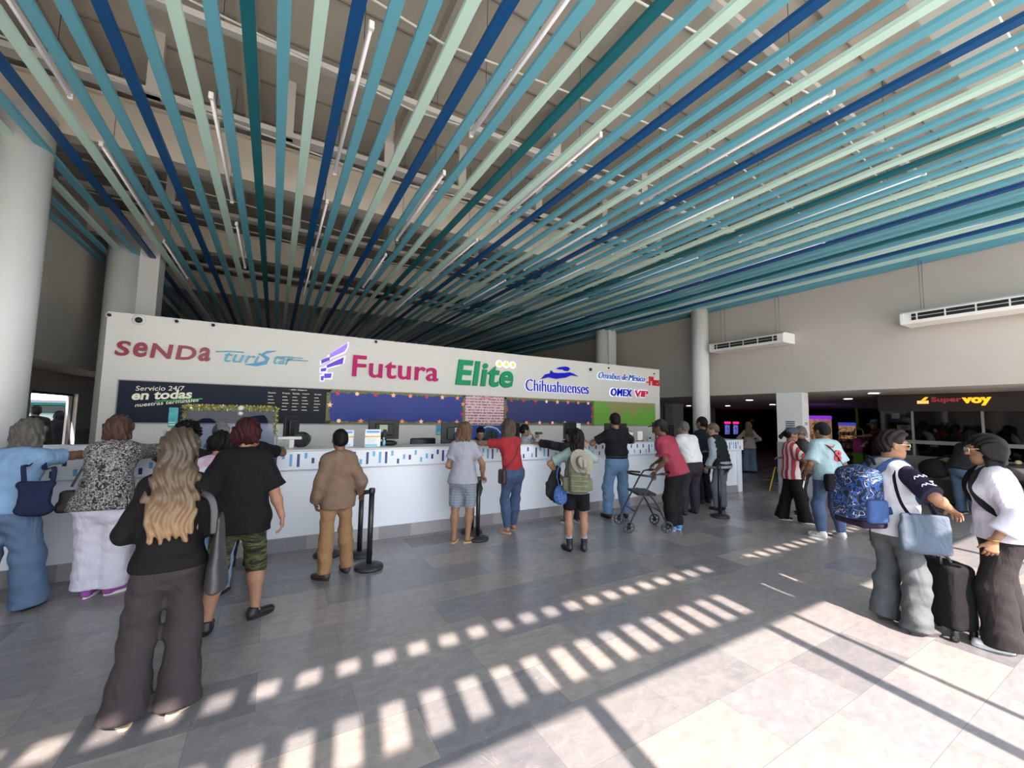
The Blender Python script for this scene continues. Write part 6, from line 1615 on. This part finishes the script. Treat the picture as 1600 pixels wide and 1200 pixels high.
def walker(x, y, rot):
    r = empty('walking_frame', (x, y, 0), math.radians(rot), 'black four wheeled walking frame with seat beside the raspberry shirt', 'walking frame')
    fm = mat('frame_black', '222326', .4)
    W_ = .26
    for sx in (-W_, W_):
        MB().tube(smooth([V(sx, -.30, .12), V(sx, -.12, .48), V(sx, .0, .60)], 2), .014, 8).build('rear_leg', [fm], r)
        MB().tube(smooth([V(sx, .30, .12), V(sx, .12, .46), V(sx, -.10, .88), V(sx, -.20, .90)], 2), .014, 8).build('front_leg', [fm], r)
        MB().tube([V(sx, -.20, .90), V(sx, -.32, .90)], .019, 8).build('hand_grip', [m_black], r)
        for yy in (-.30, .30):
            w_ = MB(); w_.tube([V(sx + .088 * 0, yy + .078 * math.cos(a), .09 + .078 * math.sin(a)) for a in np.linspace(0, 2*PI, 25)], .013, 8); 
            wo = w_.build('wheel', [mat('tyre_grey', '4a4a4d', .7)], r)
            hb = MB(); hb.tube([V(sx - .016, yy, .09), V(sx + .016, yy, .09)], .03, 14)
            for q in range(6):
                a = q * PI / 3; hb.tube([V(sx, yy, .09), V(sx, yy + .075 * math.cos(a), .09 + .075 * math.sin(a))], .006, 5)
            hb.build('hub', [m_black], wo)
            MB().tube([V(sx + .022, yy, .09), V(sx + .022, yy, .17)], .008, 6).build('fork', [fm], r)
    MB().box(-W_ + .01, W_ - .01, -.14, .16, .56, .60, 0, .012).build('seat', [m_black], r)
    MB().tube(smooth([V(-W_, -.06, .86), V(-W_ + .05, .16, .88), V(0, .24, .88), V(W_ - .05, .16, .88), V(W_, -.06, .86)], 3), .017, 8).build('back_bar', [m_black], r)
    for yy in (-.2, .2): MB().tube([V(-W_, yy, .32), V(W_, yy, .32)], .009, 8).build('cross_bar', [fm], r)
walker(5.20, 4.72, 62)
# 18 white shirt
person('person in white shirt and dark slacks with grey hair leaning over the counter', (6.80, 5.05), -8, H=1.70, g=1.30, lean=18, hipy=-.10, head=(10, 14), L=(-.27, .45, 1.1), R=(.27, .45, 1.1), Lp=(-1, -.3, -.3), Rp=(1, -.3, -.3), feet=((-.16, -.03, 14), (.15, .0, -10)), skin='a87a62',
       top=dict(mat=cloth('shirt_white', 'cfd2d6', var=.03), sleeve=1.6, o=.026, hem=-.02, loose=.02, wr=.008, collar=True), bottom=dict(mat=cloth('slacks_dark', '332f3a', var=.04), kind='straight', o=.014), hair=('short', h_grey), shoe=SH, seed=21)
# 19 dark suit
person('person in dark suit and very short black hair behind the white shirted one', (8.00, 5.55), -6, H=1.77, g=1.1, lean=2, head=(12, 0), L=(-.25, .2, 1.0), R=(.25, .3, 1.05), skin='96694e', top=dict(mat=cloth('suit_navy', '1c212c'), name='jacket', sleeve=1.95, o=.022, hem=.22, collar=True), bottom=dict(mat=cloth('suit_trousers', '1a1c22'), kind='straight'), hair=('short', h_black), shoe=SH, seed=22, res=1.1)
# 20 vest
person('elderly person in padded black vest, grey sweater and grey trousers behind a queue post', (7.64, 4.98), -2, H=1.66, g=1.02, lean=14, hipy=-.06, head=(38, 12), L=(-.26, .06, .84), R=(.18, .34, 1.1), feet=((-.06, 0, 12), (.12, .02, -20)), skin='b08a74',
       top=dict(mat=cloth('sweater_grey', '9aa3b0', var=.05), sleeve=1.9, o=.018, hem=.10, vest=[cloth('vest_black', '1f2428')], quilt=True), bottom=dict(mat=cloth('slacks_grey', '6a6c78', var=.05), kind='straight', o=.012), hair=('short', hairm('light_brown_grey', '6b5645', '8f7a68')), shoe=SH, seed=23)
# 21 distant woman
person('distant person with long fair hair, pale pink top and flared jeans in the low hall', (14.16, 8.1), -55, H=1.67, fem=True, g=1.1, head=(10, 5), L=(-.16, .2, 1.05), R=(.16, .2, 1.05), Lp=(-1, -.4, -.4), Rp=(1, -.4, -.4), skin='b98a70', top=dict(mat=cloth('pale_pink', 'b8a8a4'), sleeve=1.8), bottom=dict(mat=denim('steel', '5f7890'), kind='wide'), hair=('long', hairm('fair', '8a7258', 'b09a7c'), .36), shoe=SH, seed=24, res=1.6)
# 22 striped jersey
J = person('young person in red and white striped jersey and grey cap, facing right', (7.98, 3.84), -142, H=1.60, head=(-4, 6), L=(-.07, .33, 1.08), R=(.10, .33, 1.08), Lp=(-1, -.4, -.6), Rp=(1, -.4, -.6), Ld=((.5, .8, .1), (0, 0, 1), (0, 1, 0), .8), Rd=((-.5, .8, .1), (0, 0, 1), (0, 1, 0), .8), feet=((-.09, -.14, 0), (.10, .16, -8)), skin='a87656',
       top=dict(mat=redstripe, sleeve=.80, o=.020, hem=.13, loose=.018), bottom=dict(mat=cloth('trousers_black', '1b191c'), kind='wide', o=.008), hair=('pony', h_black, .04), cap=dict(mat=cloth('cap_slate', '4a5563')), glasses=FR, shoe=dict(kind='sneaker', mat=shoe_b, sole=m_white), seed=25)
# 23 grey tee
J = person('person in dark grey tee and black track trousers with white stripe, facing left', (8.72, 3.98), 38, H=1.63, g=1.25, belly=.05, head=(8, 8), L=(-.26, .10, .86), R=(.1, .32, 1.05), Lp=(-1, -1, -.3), skin='8a5e46', top=dict(mat=cloth('tee_dark_grey', '4a4648'), sleeve=.75, o=.018, hem=.10), bottom=dict(mat=cloth('track', '1c1d22'), kind='straight'), hair=('buzz', h_grey), shoe=dict(kind='sneaker', mat=shoe_b, sole=m_white), seed=26, feet=((-.1, .02, 0), (.1, -.02, -10)))
st = MB(); st.tube([J['HL'] + V(-.098, 0, 0), J['KL'] + V(-.085, 0, 0), J['AL'] + V(-.072, 0, .03)], .008, 6, 0, flat=(.006, .03)); st.build('side_stripe', [m_white], J['root'])
# 24 light blue jersey
jersey = patmat('cloth_jersey', lambda nt, co: mixc(nt, noise(nt, co, 4, 2), '8fbcc8', 'b4c8d4'))
J = person('person in pale blue football jersey with a red number, jeans and white trainers', (7.43, 3.05), -28, H=1.70, g=1.18, lean=6, head=(14, 6), L=(-.25, .16, .92), R=(.20, .2, 1.0), Lp=(-.6, -1, -.2), feet=((-.13, .02, 30), (.14, -.04, -6)), skin='9a6a4e',
       top=dict(mat=jersey, sleeve=.85, o=.024, hem=.06, loose=.022), bottom=dict(mat=denim('navy', '2a4676'), kind='slim', o=.016), hair=('short', h_black), cap=dict(mat=cloth('cap_dark_navy', '1d2430'), back=True), shoe=dict(kind='sneaker', mat=mat('shoe_white', 'd5d5d8', .6), sole=m_white, stripes=shoe_b), seed=27)
num = empty('tmp', (0, 0, 0)); bpy.data.objects.remove(num)
yb_ = J['C1'][1] - J['cd'] - .040
lettering(J['root'], '8', .0, .105, J['C1'][2] - .13, J['C1'][2] + .04, yb_ + .01, mat('number_red', 'b8404a', .7), off=.02, depth=.03, split=False, name='shirt_number')
MB().tube(smooth([J['SL'] + V(.10, -.11, .03), J['C1'] + V(0, -J['cd'] - .034, .075), J['SR'] + V(-.10, -.10, .03)], 3), .005, 6, 0, flat=(.02, .006), up=(0, 0, 1)).build('shirt_band', [mat('number_red', 'b8404a', .7)], J['root'])
for nm in 'L':
    a = J['S' + nm] + (J['E' + nm] - J['S' + nm]) * .85; d = nrm(J['E' + nm] - J['S' + nm]); u = nrm(np.cross(d, [0, 1, 0])); v = np.cross(d, u)
    MB().tube([a + (u * math.cos(t) + v * math.sin(t)) * .083 for t in np.linspace(0, 2*PI, 24)], .006, 6).build('sleeve_trim', [mat('trim_pink', 'd8a0a8', .7)], J['root'])
MB().tube([J['WL'] + V(.034 * math.cos(a), .034 * math.sin(a), .01) for a in np.linspace(0, 2*PI, 14)], .009, 6).build('wrist_watch', [m_black], J['root'])
p = J['w'](J['P0'] + V(-.02, -.22, -.08))
strapbag('messenger_bag', 'black messenger bag worn low across the back of the person in pale blue jersey', 'bag', [[p + V(.12, -.08, .10), J['w'](J['W1'] + V(.10, -J['pd'] - .05, .02)), J['w'](J['C1'] + V(-.02, -J['cd'] - .045, .06)), J['w'](J['SL'] + V(.07, -.04, .08)), J['w'](J['SL'] + V(.07, .08, .02))]], blk, .03,
         [rbox(p, (.20, .05, .13), .03, rz(-28)), rbox(p + V(0, 0, .05), (.205, .055, .08), .03, rz(-28))], disp=wrinkle(.005, 16))
# 25 maroon tee by the kiosk
person('distant person in maroon tee and cap resting an arm on the green kiosk', (14.75, 4.80), 42, H=1.80, lean=3, head=(0, 10), L=(-.30, .62, 1.36), R=(.0, .36, 1.12), Lp=(-.4, -.4, -1), Rp=(1, -.2, -.6), Ld=((.1, 1, .1), (0, 0, -1), (1, 0, 0), .5), skin='b07c5c', top=dict(mat=cloth('maroon', '5c2430'), sleeve=.8, o=.02), bottom=dict(mat=denim('slate', '3a4454')), hair=('short', h_dark), cap=dict(mat=cloth('cap_steel', '56606c')), shoe=SH, seed=28, res=1.4)
# 26 bending at the shop
J = person('person in black top and jeans bending towards the shop display', (11.78, 2.52), -112, H=1.66, g=1.1, lean=34, hipy=-.12, head=(0, 10), L=(-.2, .60, 1.12), R=(.2, .62, 1.12), Lp=(-1, 0, -.6), Rp=(1, 0, -.6), Ld=((0, 1, 0), (0, 0, -1), (1, 0, 0), .4), Rd=((0, 1, 0), (0, 0, -1), (-1, 0, 0), .4), skin='a87656', top=dict(mat=blk2, sleeve=1.5, o=.03, hem=.06), bottom=dict(mat=denim('ink', '34506e'), kind='straight', o=.014), hair=('bob', h_black, .12), shoe=dict(kind='sneaker', mat=shoe_b, sole=m_white), seed=29, res=1.3, fem=True)
p = V(11.55, 3.05, 1.12)
c_ = on_x(1460, 732, 11.75)
strapbag('backpack', 'round black bag hanging by the side of the person bending at the shop', 'bag', [[V(c_[0], c_[1], c_[2] + .18), V(c_[0] + .1, c_[1] - .2, c_[2] + .28), J['w'](J['C1'])]], blk, .04, [ell(c_, (.22, .24, .20)), ell(c_ + V(0, 0, -.08), (.2, .22, .12))], h=.016)
# 27 backpack man in the sun
wsh = cloth('shirt_sun_white', 'c4c4ce', var=.04)
J = person('person in white shirt with navy sleeves, sunglasses and baggy grey trousers in the sunlight', (4.76, 1.50), -122, H=1.635, g=1.22, belly=.03, lean=2, head=(-22, 4), L=(-.24, .24, 1.0), R=(.31, .22, 1.06), Lp=(-1, -.4, -.3), Rp=(1, -.7, -.1), feet=((-.13, .02, 8), (.13, .06, -4)), skin='b07c5c',
       top=dict(mat=wsh, sleeve=0, o=.022, hem=.10, wr=.006), bottom=dict(mat=patmat('denim_grey_wash', lambda nt, co: mixc(nt, math2(nt, 'MULTIPLY', noise(nt, co, 5, 4, .8), .7), '464b50', '6a7278'), .85), kind='wide', o=.0, wr=.009), hair=('top', h_dark), glasses=(mat('frame_pale', 'd8c8a8', .3), mat('lens_dark', '14100f', .1)), shoe=dict(kind='sneaker', mat=mat('shoe_charcoal', '4a4648', .7), sole=mat('sole_grey', '3a383a', .7)), seed=30)
slp = []
for nm, sx in (('L', -1), ('R', 1)):
    S = J['S' + nm]; E_ = J['E' + nm]; e = S + (E_ - S) * .92
    o = sdf('sleeve', [cone(S - J['rt'] * sx * .005, e, .074, .082, cb=.012, k=.04)], .010, cloth('sleeve_navy', '241f38', var=.05), J['root'], wrinkle(.004, 18))
# script on the sleeve
S = J['SR']; E_ = J['ER']; d = nrm(E_ - S); side_dir = nrm(V(1, -.15, 0) - d * np.dot(V(1, -.15, 0), d)); al = np.cross(d, side_dir)
for q, (t_, pts) in enumerate(((.45, [(-.05, .0), (-.035, .03), (-.02, -.01), (0, .03), (.012, 0), (.03, .025), (.045, -.005)]), (.72, [(-.05, .02), (-.02, .025), (-.035, 0), (-.015, -.02), (-.045, -.03), (0, -.01), (.012, .015), (.02, -.015), (.035, .01), (.05, -.01)]))):
    c = S + (E_ - S) * t_ + side_dir * .082
    MB().tube(smooth([c + al * a + d * (-b_) - side_dir * (a * a * 4.5) for a, b_ in pts], 2), .0045, 6).build('sleeve_script', [mat('script_white', 'd4d8e8', .6)], J['root'])
bk = J['C1'] + V(-.0, -J['cd'] - .155, -.12)
bpat = patmat('backpack_print', lambda nt, co: ramp(nt, noise(nt, co, 9, 2, 1.6), [(0, '0a0e1e'), (.36, '0e1630'), (.41, '24509c'), (.46, '0f1834'), (.52, 'a4b2c8'), (.545, '0c1430'), (.60, '1b3c80'), (.66, '2f68b4'), (.70, 'b8c2d2'), (.73, '0c1430')], True))
R_ = rz(-118)
r, org = strapbag('backpack', 'large blue, black and white patterned backpack on the person with navy sleeves', 'backpack', shoulder_straps(J, bk, w_=.06), [bpat, cloth('strap_navy', '24406e')], .05,
    [rbox(J['w'](bk), (.165, .12, .235), .08, R_), ell(J['w'](bk + V(0, 0, .12)), (.15, .14, .14), R_)], h=.010)
sdf('front_pocket', [rbox(J['w'](bk + V(0, -.115, -.08)) - org, (.13, .05, .13), .05, R_)], .010, bpat, r)
sdf('side_pocket', [rbox(J['w'](bk + V(.155, .02, -.12)) - org, (.035, .09, .10), .03, R_)], .009, cloth('pocket_blue', '33548c'), r)
sdf('base_panel', [rbox(J['w'](bk + V(0, .0, -.235)) - org, (.16, .115, .035), .03, R_)], .010, cloth('base_plum', '2a2038'), r)
MB().tube(smooth([J['w'](bk + V(-.04, .12, .26)) - org, J['w'](bk + V(-.03, .10, .33)) - org, J['w'](bk + V(.03, .10, .33)) - org, J['w'](bk + V(.04, .12, .26)) - org]), .012, 8).build('handle', [blk], r)
MB().tube([J['w'](bk + V(.1, .0, -.27)) - org, J['w'](bk + V(.1, .0, -.38)) - org], .005, 6).build('hanging_strap', [blk], r)
p = J['w'](V(.315, .0, .87))
tote_m = patmat('cloth_tote', lambda nt, co: mixc(nt, math2(nt, 'MULTIPLY', noise(nt, co, 8, 3, 1), .4), '48566a', '6c7c92'))
Rt = rz(-98)
r, org = strapbag('tote_bag', 'slate blue cloth tote hanging at the hip of the person with navy sleeves', 'bag', [([J['w'](V(.29, -.09, 1.0)), J['w'](J['SR'] + V(.03, -.10, -.22)), J['w'](J['SR'] + V(-.02, -.10, .02)), J['w'](J['SR'] + V(-.06, -.0, .10)), J['w'](J['SR'] + V(-.03, .11, -.02)), J['w'](J['SR'] + V(.06, .12, -.25)), J['w'](V(.31, .10, 1.0))], .035, .006)], [tote_m, cloth('tote_plum', '241c30')], .035,
    [rbox(p, (.15, .022, .15), .02, rz(-56)), cone(p + V(0, 0, .04), p + V(0, 0, -.13), (.13, .02), (.135, .055), side=rz(-56) @ V(1, 0, 0), ca=.03, cb=.03, k=.04)], h=.009, disp=wrinkle(.005, 14))
# 28 white blouse with suitcase
J = person('person in white blouse with black hair and pale glasses at the right edge', (5.12, .92), 22, H=1.625, g=1.12, fem=True, lean=3, head=(4, 6), L=(-.27, .10, .86), R=(.26, .0, .80), Lp=(-.5, -1, 0), Ld=((-.02, .2, -1), (1, 0, 0), (0, 1, 0), .7), feet=((-.12, .06, 0), (.12, -.08, -6)), skin='b07c5c',
       top=dict(mat=cloth('blouse_bright', 'd0cede', var=.03), sleeve=1.62, o=.026, hem=.04, loose=.03, wr=.005), bottom=dict(mat=cloth('wide_black', '2a2628'), kind='wide', o=.016), hair=('bob', h_black, .20), glasses=(mat('frame_pale', 'd8c8a8', .3), FR[1]), shoe=dict(kind='sneaker', mat=mat('shoe_white', 'd5d5d8', .6), sole=m_white), seed=32)
MB().tube([J['WL'] + V(.034 * math.cos(a), .034 * math.sin(a), .012) for a in np.linspace(0, 2*PI, 14)], .004, 6).build('bracelet', [mat('gold', 'd0a850', .3, metal=1)], J['root'])
bk = J['C1'] + V(0, -J['cd'] - .15, -.14)
R_ = rz(22)
r, org = strapbag('backpack', 'black travel backpack worn by the person in white blouse', 'backpack', shoulder_straps(J, bk, w_=.055), [cloth('pack_black', '1f2126'), blk], .05,
    [rbox(J['w'](bk), (.15, .12, .27), .06, R_), rbox(J['w'](bk + V(0, -.12, -.08)), (.12, .05, .16), .04, R_)], h=.011)
MB().tube([J['w'](bk + V(-.155, .0, .05)) - org, J['w'](bk + V(-.158, .0, -.16)) - org], .01, 6, 0, flat=(.012, .025)).build('buckle_strap', [m_grey], r)
def suitcase(x, y, rot):
    r = empty('suitcase', (x, y, 0), math.radians(rot), 'black soft wheeled suitcase standing in front of the person in white blouse', 'suitcase')
    m1 = cloth('case_black', '17161a'); 
    sdf('shell', [rbox((0, 0, .34), (.17, .115, .26), .05)], .009, m1, r)
    sdf('front_pocket', [rbox((0, -.12, .26), (.13, .03, .15), .025)], .008, m1, r)
    MB().tube(smooth([V(-.16, -.085, .10), V(-.165, -.09, .34), V(-.15, -.085, .58), V(0, -.09, .60), V(.15, -.085, .58), V(.165, -.09, .34), V(.16, -.085, .10)], 2), .006, 6).build('piping', [m_grey], r)
    for sx in (-.12, .12): MB().tube([V(sx * .6, .09, .55), V(sx * .6, .09, .84)], .009, 8).build('telescopic_rod', [mat('rod_grey', '77777c', .3, metal=.8)], r)
    MB().tube([V(-.085, .09, .84), V(.085, .09, .84)], .016, 8).build('pull_handle', [m_black], r)
    MB().tube(smooth([V(-.07, 0, .59), V(-.05, 0, .64), V(.05, 0, .64), V(.07, 0, .59)]), .011, 8).build('top_handle', [mat('handle_grey', '55545a', .5)], r)
    for sx in (-.13, .13):
        for sy in (-.08, .08):
            MB().tube([V(sx - .014, sy, .03), V(sx + .014, sy, .03)], .03, 14).build('wheel', [m_black], r)
            MB().box(sx - .02, sx + .02, sy - .02, sy + .02, .03, .09, 0, .006).build('wheel_housing', [m_black], r)
suitcase(4.98, 1.24, 62)
# silhouettes outside the left opening
c_ = on_x(60, 668, -4.95)
person('dark clothed person with a hat standing outside the left opening', (-5.05, c_[1] + .1), 30, H=1.78, g=1.3, top=dict(mat=blk, sleeve=1.9, o=.03), bottom=dict(mat=blk), hair=('short', h_black), cap=dict(mat=blk), shoe=SH, seed=33, res=1.5, skin='5c4030')

c_ = on_x(92, 672, -4.95)
person('dark clothed person outside the left opening, right of the one with a hat', (-5.0, c_[1] + .1), -20, H=1.66, g=1.2, fem=True, top=dict(mat=blk, sleeve=1.9, o=.03), bottom=dict(mat=blk), hair=('bob', h_black, .15), shoe=SH, seed=34, res=1.5, skin='5c4030')

keep = ('cloth_shirt_white', 'cloth_white_linen', 'cloth_blouse_bright', 'cloth_shirt_sun_white', 'cloth_blouse_white')
for m in bpy.data.materials:
    if m.name.startswith(('cloth_', 'denim_', 'hair_', 'lips', 'leather_')) and m.name not in keep:
        nt = m.node_tree; b = nt.nodes['Principled BSDF']; inp = b.inputs['Base Color']
        h = nt.nodes.new('ShaderNodeHueSaturation'); h.inputs['Value'].default_value = .52 if m.name.startswith('hair_') else .82; h.inputs['Saturation'].default_value = .94
        if inp.links: nt.links.new(inp.links[0].from_socket, h.inputs['Color'])
        else: h.inputs['Color'].default_value = inp.default_value
        nt.links.new(h.outputs['Color'], inp)
